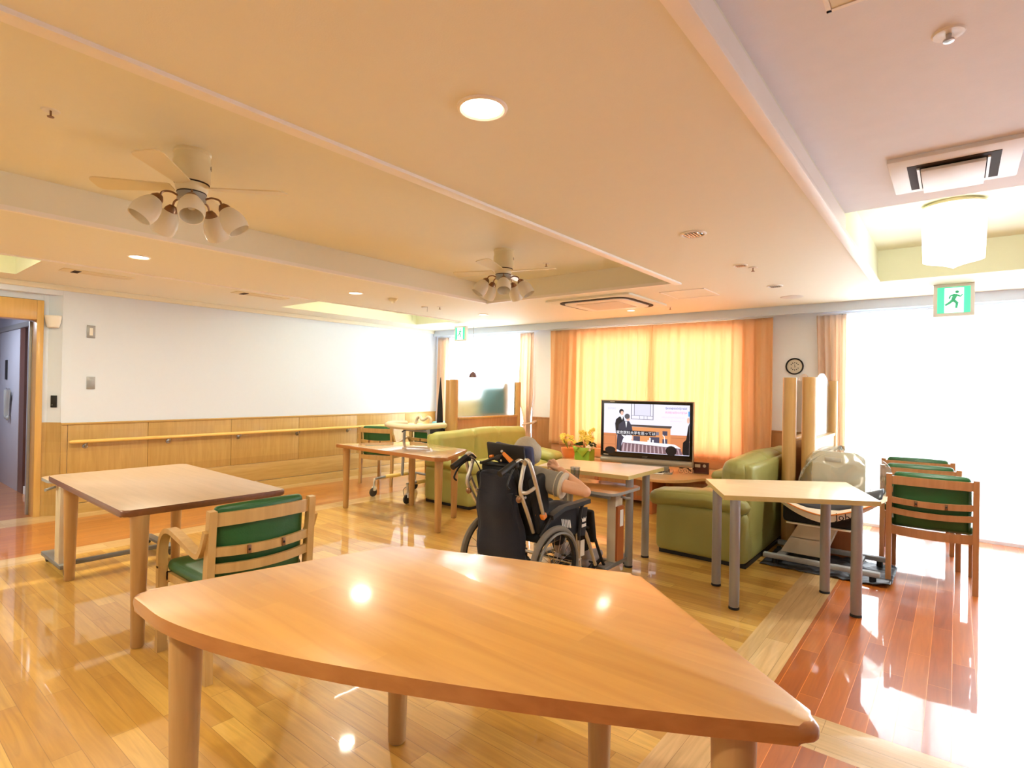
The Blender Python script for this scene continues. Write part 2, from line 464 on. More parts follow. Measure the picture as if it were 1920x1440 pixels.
def voxel(mb, name, matn, parent, size=.006, smooth=4):
    """fuse everything in the builder into one continuous skin"""
    o = mb.build(name, matn, None)
    md = o.modifiers.new('r', 'REMESH'); md.mode = 'VOXEL'; md.voxel_size = size
    m2 = o.modifiers.new('s', 'SMOOTH'); m2.iterations = smooth; m2.factor = .5
    bpy.context.view_layer.update()
    me = bpy.data.meshes.new_from_object(o.evaluated_get(bpy.context.evaluated_depsgraph_get()))
    for p in me.polygons: p.use_smooth = True
    me.materials.clear(); me.materials.append(M[matn])
    bpy.data.objects.remove(o)
    q = bpy.data.objects.new(name, me); COL.objects.link(q)
    if parent is not None: q.parent = parent
    return q

# ------------------------------------------------------------------ camera
CZ = 1.36; FOC = 1041.4
yaw, pitch, roll = math.radians(38.617), math.radians(.338), math.radians(.984)
f_ = V((-math.sin(yaw)*math.cos(pitch), math.cos(yaw)*math.cos(pitch), math.sin(pitch)))
r0 = V((math.cos(yaw), math.sin(yaw), 0)); u0 = r0.cross(f_)
r_ = r0*math.cos(roll)+u0*math.sin(roll); u_ = -r0*math.sin(roll)+u0*math.cos(roll)
cam = bpy.data.cameras.new('camera'); co = bpy.data.objects.new('camera', cam); COL.objects.link(co)
co.matrix_world = Matrix(((r_.x, u_.x, -f_.x, 0), (r_.y, u_.y, -f_.y, 0), (r_.z, u_.z, -f_.z, CZ), (0, 0, 0, 1)))
cam.sensor_width = 36; cam.lens = FOC/1920*36; cam.clip_start = .05
scene.camera = co

# ------------------------------------------------------------------ room shell
XL, YB, HC = -7.0, 6.75, 2.3
XR, YF = 3.0, -3.0
# floor: coloured zones of boards in one sheet
fl = MB()
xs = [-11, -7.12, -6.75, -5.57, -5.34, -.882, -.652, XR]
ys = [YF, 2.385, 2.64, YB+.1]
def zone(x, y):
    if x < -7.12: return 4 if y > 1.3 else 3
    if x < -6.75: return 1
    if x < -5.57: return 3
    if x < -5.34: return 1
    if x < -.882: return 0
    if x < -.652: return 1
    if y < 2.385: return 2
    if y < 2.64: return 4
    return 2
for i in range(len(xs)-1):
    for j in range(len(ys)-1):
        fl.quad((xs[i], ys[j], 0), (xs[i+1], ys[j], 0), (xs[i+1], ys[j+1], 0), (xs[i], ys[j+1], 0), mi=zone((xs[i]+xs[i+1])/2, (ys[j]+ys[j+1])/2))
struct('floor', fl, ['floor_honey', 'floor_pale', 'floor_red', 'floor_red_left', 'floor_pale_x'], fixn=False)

# ceiling with its coffers
cx = [-7.2, -6.6, -6.5, -5.6, -4.1, -1.93, -.52, XR]
cy = [YF, -2, 1.1, 3.55, 3.77, 4.66, 5.56, 5.75, YB+.1]
def cheight(x, y):
    if -6.6 < x < -5.6 and -2 < y < 1.1: return 2.46
    if -6.5 < x < -5.6 and 3.55 < y < 5.75: return 2.46
    if -4.1 < x < -1.93 and -2 < y < 4.66: return 2.5
    if x > -.52 and y < 3.77: return 2.42
    if x > -.52 and y < 5.56: return 2.56
    return HC
ce = MB()
nx, ny = len(cx)-1, len(cy)-1
H = [[cheight((cx[i]+cx[i+1])/2, (cy[j]+cy[j+1])/2) for j in range(ny)] for i in range(nx)]
def cmi(h): return {2.46: 1, 2.56: 1, 2.42: 2}.get(h, 0)
for i in range(nx):
    for j in range(ny):
        h = H[i][j]
        ce.quad((cx[i], cy[j], h), (cx[i], cy[j+1], h), (cx[i+1], cy[j+1], h), (cx[i+1], cy[j], h), mi=cmi(h))
        if i+1 < nx and H[i+1][j] != h:
            a, b = sorted((h, H[i+1][j])); x = cx[i+1]
            ce.quad((x, cy[j], a), (x, cy[j+1], a), (x, cy[j+1], b), (x, cy[j], b), mi=cmi(b) if b != 2.42 else 0)
        if j+1 < ny and H[i][j+1] != h:
            a, b = sorted((h, H[i][j+1])); y = cy[j+1]
            ce.quad((cx[i], y, a), (cx[i+1], y, a), (cx[i+1], y, b), (cx[i], y, b), mi=cmi(b) if b != 2.42 else 0)
mat('ceil_panel', (236, 238, 242), .65, bump=.1, bscale=120, var=.03)
bmesh.ops.remove_doubles(ce.bm, verts=ce.bm.verts, dist=.0005)
struct('ceiling', ce, ['ceil', 'ceil_deep', 'ceil_panel'], smooth=False)
t = MB(); t.b2((-1.945, -2, 2.285), (-1.885, 4.72, 2.312), bev=.003)
struct('trim_1', t, 'trim_white')
t = MB(); t.b2((-.56, YF, 2.285), (-.505, 5.6, 2.31), bev=.003); t.b2((-.53, YF, 2.3), (-.515, 3.77, 2.4))
struct('trim_2', t, 'trim_white')
t = MB(); t.b2((-4.12, -2, 2.288), (-4.09, 4.68, 2.315)); t.b2((-4.12, 4.65, 2.288), (-1.93, 4.68, 2.315))
struct('trim_3', t, 'trim_white')
t = MB(); t.b2((-5.61, -2, 2.29), (-5.585, 5.77, 2.31))
struct('trim_4', t, 'trim_white')
t = MB(); t.b2((-7.0, 1.0, 2.25), (-6.955, YB-.175, 2.299), bev=.006)      # crown along the left wall
struct('trim_5', t, 'ceil')
# curtain-box fascia along the back wall
t = MB(); t.b2((-7.0, 6.58, 2.205), (XR, 6.605, 2.3)); t.b2((-7.0, 6.6, 2.285), (XR, YB, 2.299))
struct('trim_6', t, 'wall_white', smooth=False)

# left wall
wl = MB(); wl.b2((-7.12, 1.53, 0), (-7.0, YB+.1, 2.31))
struct('wall_left', wl, 'wall_white', smooth=False)
LW = bpy.data.objects['wall_left']
w = MB()
ps = [1.53, 1.585, 2.30, 3.205, 4.11, 5.05, 5.975, YB-.1]
for a, b in zip(ps, ps[1:]):
    w.b2((-7.0, a+.002, .335), (-6.982, b-.002, .905), bev=.0015)
w.build('wainscot', 'veneer', LW)
w = MB(); w.b2((-7.0, 1.53, .105), (-6.984, YB-.1, .332), bev=.001); w.b2((-7.0, 1.53, .905), (-6.972, YB-.1, .925), bev=.003)
w.build('wainscot_rail', 'veneer_x', LW)
b = MB(); b.b2((-7.0, 1.53, 0), (-6.976, YB-.1, .1), bev=.002)
struct('baseboard_left', b, 'veneer_x')
# chamfered corner and the wall round the doorway
w = MB()
P = [(-7.0, 1.529), (-7.25, 1.529), (-7.25, 1.40), (-7.1, 1.40), (-7.1, 1.44)]
w.prism(P, 0, 2.2)
w.b2((-7.25, YF, 2.145), (-7.1, 1.399, 2.2)); w.b2((-7.25, YF, 2.2), (-7.0, 1.529, 2.299)); w.b2((-7.25, YF, 0), (-7.1, .245, 2.144))
struct('wall_doorway', w, 'wall_white', smooth=False)
WD = bpy.data.objects['wall_doorway']
w = MB(); w.prism([(-6.986, 1.53), (-7.001, 1.53), (-7.101, 1.439), (-7.101, 1.39), (-7.085, 1.39), (-7.085, 1.434)], 0, .93)
w.build('wainscot', 'veneer', WD)
# door 1: wooden frame of the corridor opening
d = MB(); d.b2((-7.26, 1.345, 0), (-7.07, 1.398, 2.14), bev=.003); d.b2((-7.26, .25, 0), (-7.07, .297, 2.14), bev=.003); d.b2((-7.26, .298, 1.945), (-7.07, 1.344, 2.139), bev=.003)
struct('door_1', d, 'frame_wood')
D1 = bpy.data.objects['door_1']
d = MB(); d.b2((-7.3, 1.325, .0), (-7.262, 1.362, 1.94), bev=.003)
d.build('door_edge_strip', 'alu', D1)
# corridor beyond
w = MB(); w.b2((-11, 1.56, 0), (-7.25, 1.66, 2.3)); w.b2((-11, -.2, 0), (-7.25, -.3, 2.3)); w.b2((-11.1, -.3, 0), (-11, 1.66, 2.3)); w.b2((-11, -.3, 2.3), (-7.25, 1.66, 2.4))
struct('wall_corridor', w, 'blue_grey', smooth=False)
b = MB(); b.b2((-11, 1.545, 0), (-7.25, 1.56, .09))
struct('baseboard_corridor', b, 'white_satin')
d = MB(); d.b2((-9.95, 1.53, 0), (-8.86, 1.555, 1.97), bev=.003)
struct('door_2', d, 'blue_grey')
D2 = bpy.data.objects['door_2']
d = MB(); d.b2((-8.86, 1.535, 0), (-8.62, 1.56, 1.97)); d.build('door_pocket_frame', 'dark_wood', D2)
d = MB(); d.b2((-10.1, 1.51, 1.97), (-7.3, 1.56, 2.03), bev=.004); d.build('door_rail', 'alu', D2)
d = MB(); d.b2((-9.62, 1.52, 1.35), (-9.52, 1.532, 1.6)); d.build('door_window', 'black', D2)
tp = thing('hanging_towel', 'grey folded cloth hanging from a hook on the corridor door', 'towel', (-9.3, 1.5, .98))
m = MB()
m.grid(lambda u, v: (((u-.5)*(.28-.2*math.sin(v*PI*.5))), .02*math.sin(u*14)-.012, .24-.32*v), 24, 12); m.build('cloth', 'grey_light', tp)
m = MB(); m.tube([(0, .02, .25), (0, -.01, .25), (0, -.015, .265)], .006, 8); m.build('hook', 'steel', tp)
m = MB(); m.ell((-.09, 0, -.1), (.03, .02, .03)); m.build('tassel', 'grey_light', tp)
m = MB(); m.ell((.02, 0, -.11), (.035, .02, .035)); m.build('tassel', 'grey_light', tp)

# back wall with three window openings
wb = MB()
T0, T1 = YB, YB+.14
segs = [(-7.1, -6.86, 0, 2.3), (-6.86, -4.98, 2.2, 2.3), (-6.86, -4.98, 0, .05), (-4.98, -4.2, 0, 2.3), (-4.2, -1.95, 0, .6), (-4.2, -1.95, 2.12, 2.3),
        (-1.95, -.98, 0, 2.3), (-.98, 2.6, 2.2, 2.3), (-.98, 2.6, 0, .03), (2.6, XR, 0, 2.3)]
for x0, x1, z0, z1 in segs: wb.b2((x0, T0, z0), (x1, T1, z1))
struct('wall_back', wb, 'wall_grey', smooth=False)
WB = bpy.data.objects['wall_back']
w = MB()
for x0, x1 in ((-7.0, -6.86), (-4.98, -4.6), (-4.6, -1.95), (-1.95, -.98)):
    w.b2((x0, YB-.018, .1), (x1, YB, .905 if x1 != -1.95 else .56), bev=.0015)
    if x1 != -1.95: w.b2((x0, YB-.028, .905), (x1, YB, .925), bev=.002)
w.build('wainscot', 'veneer_back', WB)
b = MB(); b.b2((-4.98, YB-.026, 0), (-.98, YB, .1)); struct('baseboard_back', b, 'veneer_x')
def window(name, x0, x1, z0, z1, mull):
    fr = MB(); y0, y1 = YB+.03, YB+.09; t = .045
    for a, b_ in (((x0, y0, z0), (x0+t, y1, z1)), ((x1-t, y0, z0), (x1, y1, z1)), ((x0, y0, z0), (x1, y1, z0+t)), ((x0, y0, z1-t), (x1, y1, z1))): fr.b2(a, b_, bev=.002)
    for mx_ in mull: fr.b2((mx_-.03, y0-.01, z0), (mx_+.03, y1, z1), bev=.002)
    o = struct(name, fr, 'alu'); g = MB()
    g.b2((x0+t, YB+.055, z0+t), (x1-t, YB+.061, z1-t)); g.build('pane', 'glass', o)
    return o
window('window_1', -6.86, -4.98, .05, 2.2, [-5.92])
window('window_2', -4.2, -1.95, .6, 2.12, [-3.05])
window('window_3', -.98, 2.6, .03, 2.2, [-.19, .95, 1.8])
# remaining walls behind and beside the viewer
w = MB(); w.b2((XR, YF, 0), (XR+.1, YB+.1, 2.6)); struct('wall_right', w, 'wall_white', smooth=False)
w = MB(); w.b2((-7.25, YF-.1, 0), (XR, YF, 2.6)); struct('wall_front', w, 'wall_white', smooth=False)
# patio strip outside the windows
w = MB(); w.b2((-9, YB+.15, -.06), (6, YB+9, -.01)); struct('ground_outside', w, 'wall_grey', smooth=False)

# ------------------------------------------------------------------ curtains
def curtain_sheet(name, label, mt, x0, x1, z0, z1, y, folds, amp, group, fn=None, cat='curtain', nu=None, hem=True):
    m = MB(); ph = random.random()*6
    def f(u, v):
        z = z1-(z1-z0)*v
        x = x0+(x1-x0)*u
        a = amp*(.55+.6*min(1, v*3))
        yy = y + a*math.sin(u*folds*2*PI+ph+.5*math.sin(u*5+ph)) + a*.35*math.sin(u*folds*4.7*PI+ph*2+v*1.5)
        x += .012*math.sin(v*4+u*9+ph)*v
        if fn: x, yy, z = fn(u, v, x, yy, z)
        return (x, yy, z)
    m.grid(f, nu or int(folds*10), 26)
    th = thing(name, label, cat, (0, 0, 0), 0, group)
    o = m.build('cloth', mt, th, ang=80)
    md = o.modifiers.new('t', 'SOLIDIFY'); md.thickness = .0015
    h = MB(); h.tube([(x0, y-.0, z1+.012), (x1, y-.0, z1+.012)], .007, 8); h.build('curtain_rail', 'white_satin', th)
    return th
curtain_sheet('window_curtain', 'narrow peach curtain gathered in the far left corner beside the left wall', 'curtain_peach', -6.98, -6.73, .03, 2.18, 6.67, 4, .028, 'peach side curtains',
              lambda u, v, x, y, z: (x+.16*v*v*(u*.3+.4), y, z))
def tied(u, v, x, y, z):
    zt = .82; k = math.exp(-((z-zt)/.28)**2)*.62; xc = -4.98
    return (xc+(x-xc)*(1-k)-.02*k, y, z)
th = curtain_sheet('window_curtain', 'peach curtain tied back at waist height right of the left window', 'curtain_peach', -5.2, -4.93, .03, 2.18, 6.67, 4, .03, 'peach side curtains', tied)
tb = MB(); tb.tube([(-5.06, 6.60, .80), (-4.97, 6.585, .825), (-4.9, 6.60, .84), (-4.9, 6.73, .86), (-5.05, 6.73, .8), (-5.06, 6.60, .8)], .012, 8, flat=1.8); tb.build('tieback', 'curtain_peach', th)
def draw_in(u, v, x, y, z):
    return (x+.10*v*(1-u), y, z)
curtain_sheet('window_curtain', 'peach curtain drawn aside at the left edge of the right-hand glass doors', 'curtain_peach', -1.17, -.89, .03, 2.18, 6.67, 4, .032, 'peach side curtains', draw_in)
curtain_sheet('window_curtain', 'left half of the wide sunlit orange curtain behind the television', 'curtain_orange', -4.62, -3.02, .56, 2.19, 6.655, 11, .024, 'wide orange curtains',
              None, nu=160)
curtain_sheet('window_curtain', 'right half of the wide sunlit orange curtain, hanging left of the wall clock', 'curtain_orange', -3.06, -1.60, .54, 2.19, 6.665, 10, .024, 'wide orange curtains',
              None, nu=150)
curtain_sheet('sheer_curtain', 'white sheer curtain glowing in the left window behind the frosted partition', 'sheer', -6.75, -5.15, .04, 2.19, 6.715, 14, .012, 'white sheer curtains', cat='sheer curtain')
curtain_sheet('sheer_curtain', 'white sheer curtain over the bright right-hand glass doors behind the row of chairs', 'sheer', -.93, 2.58, .04, 2.19, 6.715, 30, .012, 'white sheer curtains', cat='sheer curtain', nu=260)

# ------------------------------------------------------------------ ceiling fittings
def downlight(x, y, r, label, lit=2, group='recessed downlights'):
    t = thing('downlight', label, 'downlight', (x, y, HC), 0, group)
    m = MB(); m.lathe([(r*.82, .0), (r*.82, -.004), (r*.9, -.009), (r, -.006), (r*1.02, 0)], 32); m.build('trim_ring', 'trim_white', t)
    m = MB()
    if lit == 2: m.lathe([(0, -.003), (r*.5, -.003), (r*.82, -.0015)], 32); m.build('lamp', 'lamp_warm', t)
    else:
        m.lathe([(r*.82, -.001), (r*.6, .0), (r*.56, .002), (0, .002)], 24); m.build('reflector', 'steel', t)
        m = MB()
        for k in range(-2, 3): m.box((k*r*.24, 0, -.006), (.006, r*1.2, .008))
        m.build('louvre', 'steel', t)
    return t
downlight(-1.255, 1.385, .084, 'large lit round downlight in the middle of the ceiling above the near table')
downlight(-4.84, 1.51, .075, 'lit downlight on the left ceiling beam, below the nearer fan')
downlight(-4.81, 3.43, .075, 'lit downlight on the left ceiling beam, before the smoke detector')
downlight(-4.81, 5.40, .07, 'lit downlight near the left green exit sign, below the farther fan')
downlight(-1.24, 3.27, .075, 'unlit downlight with mirror louvres, largest of those near the right coffer', 0)
downlight(-1.262, 5.29, .065, 'unlit downlight with mirror louvres beside the round ceiling speaker', 0)
downlight(-1.262, 4.28, .05, 'small unlit downlight between two larger louvred ones', 0)
downlight(-3.02, 6.02, .05, 'small lit downlight between the ceiling air conditioner and the wide curtain')
# lamps of the lit fittings, plus unseen fill lamps added behind the viewer
def lamp(name, loc, power, size, col, rot=(0, 0, 0), shape='DISK', sy=None, spread=PI):
    l = bpy.data.lights.new(name, 'AREA'); l.shape = shape; l.size = size; l.energy = power; l.color = col; l.spread = spread
    if sy: l.shape = 'RECTANGLE'; l.size_y = sy
    o = bpy.data.objects.new(name, l); COL.objects.link(o); o.location = loc; o.rotation_euler = rot
    return o
WARM = (1, .91, .70)
for i, (x, y, p) in enumerate([(-1.255, 1.385, 10), (-4.84, 1.51, 24), (-4.81, 3.43, 22), (-4.81, 5.4, 14), (-3.02, 6.02, 5), (-4.84, -.5, 34), (-1.255, -.6, 34)]):  # last entries are added fill behind the viewer, without fittings
    lamp('downlight_and_fill_lamp', (x, y, HC-.015), p, .13, WARM)
sp = MB(); sp.lathe([(0, -.006), (.09, -.006), (.1, -.003), (.104, 0)], 32)
tag(sp.build('ceiling_speaker', 'grille', None, loc=(-1.274, 6.0, HC)), 'round grey flush speaker in the ceiling near the window fascia, right of centre', 'speaker')
def sprinkler(x, y, z, label):
    t = thing('sprinkler', label, 'sprinkler', (x, y, z), 0, 'ceiling sprinkler heads')
    m = MB(); m.lathe([(0, -.001), (.012, -.004), (.03, -.004), (.034, 0)], 24); m.build('escutcheon', 'white_plastic', t)
    m = MB(); m.lathe([(0, -.03), (.012, -.029), (.013, -.026), (.004, -.024), (.004, 0)], 12); m.build('head', 'bronze', t)
sprinkler(-3.009, .602, 2.5, 'small dark sprinkler head at upper left in the fan recess')
sprinkler(-2.943, 4.156, 2.5, 'tiny sprinkler head beyond the farther fan inside the recess')
sprinkler(-2.539, 6.03, HC-.001, 'tiny sprinkler head in front of the fascia above the television')
sprinkler(-1.21, 4.42, HC-.001, 'tiny sprinkler pin behind the smallest unlit downlight')
sprinkler(-4.79, 4.6, HC-.001, 'tiny sprinkler head beyond the smoke detector')
t = thing('sprinkler', 'large white-rimmed chrome sprinkler head in the pale panel at upper right', 'sprinkler', (-.026, 2.055, 2.42), 0, 'ceiling sprinkler heads')
m = MB(); m.lathe([(0, -.002), (.02, -.006), (.038, -.005), (.042, 0)], 28); m.build('escutcheon', 'white_plastic', t)
m = MB(); m.lathe([(0, -.026), (.014, -.025), (.014, -.02), (.006, -.018), (.008, 0)], 16); m.build('head', 'steel', t)
t = thing('smoke_detector', 'round cream smoke detector on the left ceiling beam', 'smoke detector', (-4.79, 3.9, HC))
m = MB(); m.lathe([(0, -.03), (.03, -.03), (.045, -.018), (.05, 0)], 28); m.build('base', 'ivory', t)
m = MB(); m.lathe([(0, -.05), (.016, -.049), (.02, -.03)], 20); m.build('sensor', 'ivory', t)
t = thing('emergency_lamp', 'small white emergency lamp with pull switch on the left ceiling beam', 'emergency lamp', (-4.95, 4.5, HC))
m = MB(); m.lathe([(0, -.012), (.03, -.012), (.036, 0)], 24); m.build('housing', 'white_plastic', t)
m = MB(); m.tube([(.03, .02, 0), (.03, .02, -.06)], .0015, 6); m.build('pull_cord', 'grey_plastic', t)
# air vents in the left strip
def vent(x0, y0, x1, y1, label, z=HC):
    t = thing('ceiling_vent', label, 'vent', ((x0+x1)/2, (y0+y1)/2, z), 0, 'slim air vents in the left ceiling strip')
    w_, l_ = x1-x0, y1-y0
    m = MB(); m.b2((-w_/2, -l_/2, -.006), (w_/2, l_/2, 0), bev=.002); m.build('frame', 'ivory', t)
    m = MB(); m.b2((-w_/2+.012, -l_/2+.08, -.009), (w_/2-.03, -l_/2+.13, -.005)); m.build('slot', 'slot_dark', t)
    m = MB()
    for k in range(4): m.b2((-w_/2+.015+k*.025, -l_/2+.16, -.009), (-w_/2+.02+k*.025, l_/2-.03, -.005))
    m.build('louvre', 'cream_plastic', t)
vent(-6.03, 1.28, -5.86, 1.8, 'slim beige ceiling vent with a dark slot above the doorway end of the left wall')
vent(-5.92, 2.68, -5.76, 3.25, 'slim beige ceiling vent farther along the left strip, before the bright cove')
# ceiling hatches
def hatch(x0, y0, x1, y1, z, label, mt):
    t = thing('ceiling_hatch', label, 'hatch', ((x0+x1)/2, (y0+y1)/2, z)); a, b_ = (x1-x0)/2, (y1-y0)/2
    m = MB()
    for p, q in (((-a, -b_), (a, -b_+.012)), ((-a, b_-.012), (a, b_)), ((-a, -b_), (-a+.012, b_)), ((a-.012, -b_), (a, b_))): m.b2((p[0], p[1], -.005), (q[0], q[1], 0))
    m.build('frame', 'trim_white', t)
    m = MB(); m.b2((-a+.014, -b_+.014, -.003), (a-.014, b_-.014, 0)); m.build('panel', mt, t)
hatch(-2.245, 5.06, -1.81, 5.51, HC, 'square white access hatch in the ceiling right of the far air conditioner', 'ceil')
hatch(-.29, 1.32, .05, 1.74, 2.42, 'tan ceiling hatch cut off by the top edge at upper right', 'ivory')
# four-way air conditioner over the television corner
t = thing('ceiling_air_conditioner', 'white four-way ceiling air conditioner with rounded dark slots above the television', 'air conditioner', (-2.98, 5.36, HC))
m = MB(); m.prism(round_poly([(-.5, -.47), (.5, -.47), (.5, .47), (-.5, .47)], .04), -.02, 0, bev=.006); m.build('panel', 'ceil', t)
m = MB(); P = round_poly([(-.40, -.37), (.40, -.37), (.40, .37), (-.40, .37)], .16, 8); m.bar([(p[0], p[1], -.022) for p in P]+[(P[0][0], P[0][1], -.022)], .045, .008); m.build('air_slot', 'slot_dark', t)
m = MB(); m.prism(round_poly([(-.375, -.345), (.375, -.345), (.375, .345), (-.375, .345)], .14, 8), -.034, -.02, bev=.006); m.build('centre_panel', 'white_plastic', t)
m = MB(); m.prism(round_poly([(-.25, -.23), (.25, -.23), (.25, .23), (-.25, .23)], .02), -.038, -.033); m.build('grille', 'grille', t)
# small ventilator upper right
t = thing('ceiling_ventilator', 'white square ceiling ventilator with a dropped centre plate at upper right', 'ventilator', (-.02, 3.265, 2.42))
m = MB(); m.b2((-.235, -.25, -.02), (.235, .25, 0), bev=.004); m.build('panel', 'white_satin', t)
m = MB(); m.b2((-.165, -.16, -.022), (.165, .2, -.012)); m.build('opening', 'slot_dark', t)
m = MB(); m.b2((-.115, -.13, -.045), (.115, .215, -.03), bev=.003); m.build('centre_plate', 'white_satin', t)
for x in (-.125, .125):
    m = MB(); m.b2((x-.005, -.12, -.03), (x+.005, .2, -.015)); m.build('louvre', 'white_plastic', t)
# ceiling fans
def fan(x, y, ang, label, first=None):
    t = thing('ceiling_fan', label, 'ceiling fan', (x, y, 2.5), ang, 'ceiling fans with glass lamp shades')
    m = MB(); m.lathe([(0, 0), (.083, 0), (.085, -.012), (.08, -.018), (.08, -.045), (.082, -.05), (.084, -.055), (.084, -.145), (.078, -.155), (.078, -.158)], 40); m.build('motor_housing', 'ivory', t)
    m = MB(); m.lathe([(.076, -.158), (.072, -.185), (.066, -.2), (.064, -.203)], 40); m.build('hub', 'ivory', t)
    m = MB(); m.lathe([(0.06, -.203), (.064, -.206), (.064, -.24), (.05, -.25), (0, -.252)], 40); m.build('lamp_hub', 'grey_light', t)
    m = MB(); m.lathe([(.0775, -.156), (.0785, -.158), (.0785, -.162), (.0755, -.164)], 40); m.lathe([(.0645, -.203), (.066, -.205), (.066, -.208), (.0645, -.209)], 40); m.build('dark_ring', 'slot_dark', t)  # dark rings round the housing and lamp hub joints
    m = MB(); m.tube([(.078, .02, -.075), (.084, .022, -.075)], .012, 14); m.build('reverse_switch', 'steel', t)
    for k in range(4):
        a = k*PI/2+.1; b_ = MB()
        R = Matrix.Rotation(a, 4, 'Z') @ Matrix.Translation((0, 0, -.18)) @ Matrix.Rotation(math.radians(9), 4, 'X')
        P = round_poly([(.09, -.035), (.45, -.062), (.45, .062), (.09, .035)], [.01, .04, .04, .01])
        b_.prism(P, -.003, .003); bmesh.ops.transform(b_.bm, matrix=R, verts=b_.bm.verts); bl = b_.build('blade', 'ivory', t)
    for k in range(5):
        a = k*2*PI/5+math.radians(-61)
        arm = MB(); pts = [V((.055, 0, -.235)), V((.09, 0, -.222)), V((.125, 0, -.230)), V((.138, 0, -.252))]
        R = Matrix.Rotation(a, 4, 'Z'); arm.tube([R @ p for p in catmull(pts, 4)], .005, 8)
        cup = Matrix.Translation((.138, 0, -.252)) @ Matrix.Rotation(math.radians(-34), 4, 'Y') @ Matrix.Scale(1.14, 4)
        arm.lathe([(0, .004), (.014, 0), (.024, -.014), (.027, -.026)], 18, R @ cup); ao = arm.build('lamp_arm', 'bronze', t)
        sh = MB(); sh.lathe([(.02, -.018), (.034, -.035), (.046, -.06), (.052, -.09), (.05, -.118), (.046, -.132), (.043, -.13), (.047, -.09), (.04, -.055), (.02, -.024)], 24, R @ cup)
        so = sh.build('lamp_shade', 'opal', ao)
        bu = MB(); bu.lathe([(0, -.085), (.014, -.08), (.018, -.065), (.012, -.045), (.008, -.03)], 14, R @ cup); bu.build('bulb', 'white_plastic', ao)
    return t
fan1 = fan(-2.97, 1.147, math.radians(40), 'nearer cream ceiling fan with five opal glass shades, upper left')
fan2 = dup(fan1, (-2.948, 3.55, 2.5), math.radians(12), 'farther cream ceiling fan with opal glass shades, before the exit sign')
# lit lantern in the right coffer
t = thing('ceiling_lantern', 'glowing white cylindrical ceiling lantern in the deep right-hand recess', 'ceiling lamp', (-.02, 4.42, 2.56))
m = MB(); m.lathe([(0, 0), (.13, 0), (.13, -.03), (0, -.032)], 36); m.build('ceiling_plate', 'ivory', t)
m = MB()
def lan(u, v):
    a = PI*(-.04)-PI*.92*u; rr = .155+.012*(1-v)
    return (rr*math.cos(a)*1.0, rr*math.sin(a)*.9+.02, -.02-.34*v-(.05*math.sin(PI*u) if v > .5 else 0)*(v-.5)*2)
m.grid(lan, 28, 10); m.grid(lambda u, v: (lan(u, 1)[0]*(1-v), lan(u, 1)[1]*(1-v)+.02*v, lan(u, 1)[2]), 28, 3); o = m.build('shade', 'lamp_big', t)
m = MB(); m.prism([(.165*math.cos(-a), .15*math.sin(-a)+.015) for a in [PI*k/16 for k in range(17)]], -.022, -.012); m.build('top_rim', 'ivory', t)
lamp('lantern_lamp', (-.02, 4.42, 2.1), 18, .28, (1, .97, .9))
lamp('lantern_uplight', (-.02, 4.45, 2.3), 3, .4, (1, .99, .93), rot=(PI, 0, 0))
# fluorescent battens lying on the cove ledges
for nm, y0, y1, lab in (('cove_light', 3.8, 5.5, 'white fluorescent batten inside the far bright ceiling cove'), ('cove_light', -1.6, .95, 'white fluorescent batten inside the nearer ceiling cove at far left')):
    t = thing(nm, lab, 'cove light', (-5.68, (y0+y1)/2, 2.44), 0, 'battens in the left ceiling coves')
    h_ = (y1-y0)/2
    m = MB(); m.b2((-.03, -h_, 0), (.03, h_, .02)); m.build('batten', 'white_plastic', t)
    m = MB(); m.tube([(0, -h_+.03, -.014), (0, h_-.03, -.014)], .012, 12); m.build('tube', 'tube_white', t)
    lamp('cove_lamp', (-5.72, (y0+y1)/2, 2.40), 26 if y0 > 0 else 16, .1, (1, .99, .9), rot=(0, math.radians(-100), 0), sy=(y1-y0)*.9)
# exit signs
def exit_sign(x, y, w_, h_, z1, label):
    t = thing('exit_sign', label, 'exit sign', (x, y, z1), 0, 'green running-man exit signs')
    m = MB(); m.b2((-w_/2, -.015, -h_), (w_/2, .03, 0), bev=.004); m.build('housing', 'white_plastic', t)
    b_ = .1*w_
    m = MB(); m.b2((-w_/2+b_, -.019, -h_+b_), (w_/2-b_, -.014, -b_)); pn = m.build('panel', 'exit_glow', t)
    s = (w_-2*b_)
    m = MB(); m.prism([(-s*.28, -s*.5+.002), (s*.3, -s*.5+.002), (s*.3, s*.46), (-s*.28, s*.46)], 0, .002)
    Rx = Matrix.Translation((0, -.019, -h_/2)) @ Matrix.Rotation(PI/2, 4, 'X')
    bmesh.ops.transform(m.bm, matrix=Rx, verts=m.bm.verts); m.build('doorway_symbol', 'exit_white', pn)
    m = MB()
    def limb(pts, r): m.tube([(p[0]*s, p[1]*s, .003) for p in pts], [q*s for q in r], 8, flat=1)
    m.ell((.1*s, .3*s, .003), (.06*s, .06*s, .003))
    limb([(.06, .22), (-.02, .0)], (.075, .06)); limb([(-.02, .0), (.1, -.12), (.08, -.32)], (.055, .05, .035)); limb([(-.02, .0), (-.14, -.12), (-.26, -.2)], (.055, .045, .035))
    limb([(.06, .2), (.2, .12), (.27, .2)], (.035, .03, .025)); limb([(.04, .2), (-.1, .16), (-.14, .04)], (.035, .03, .025))
    bmesh.ops.transform(m.bm, matrix=Matrix.Translation((0, -.0215, -h_/2)) @ Matrix.Rotation(PI/2, 4, 'X') @ Matrix.Diagonal((1, 1, .1, 1)), verts=m.bm.verts); m.build('running_man', 'exit_green', pn)
    return t
exit_sign(-5.79, 6.0, .235, .225, 2.262, 'small green exit sign hanging before the left window')
exit_sign(-.02, 6.0, .275, .275, 2.3, 'large green exit sign hanging before the bright right-hand glass doors')
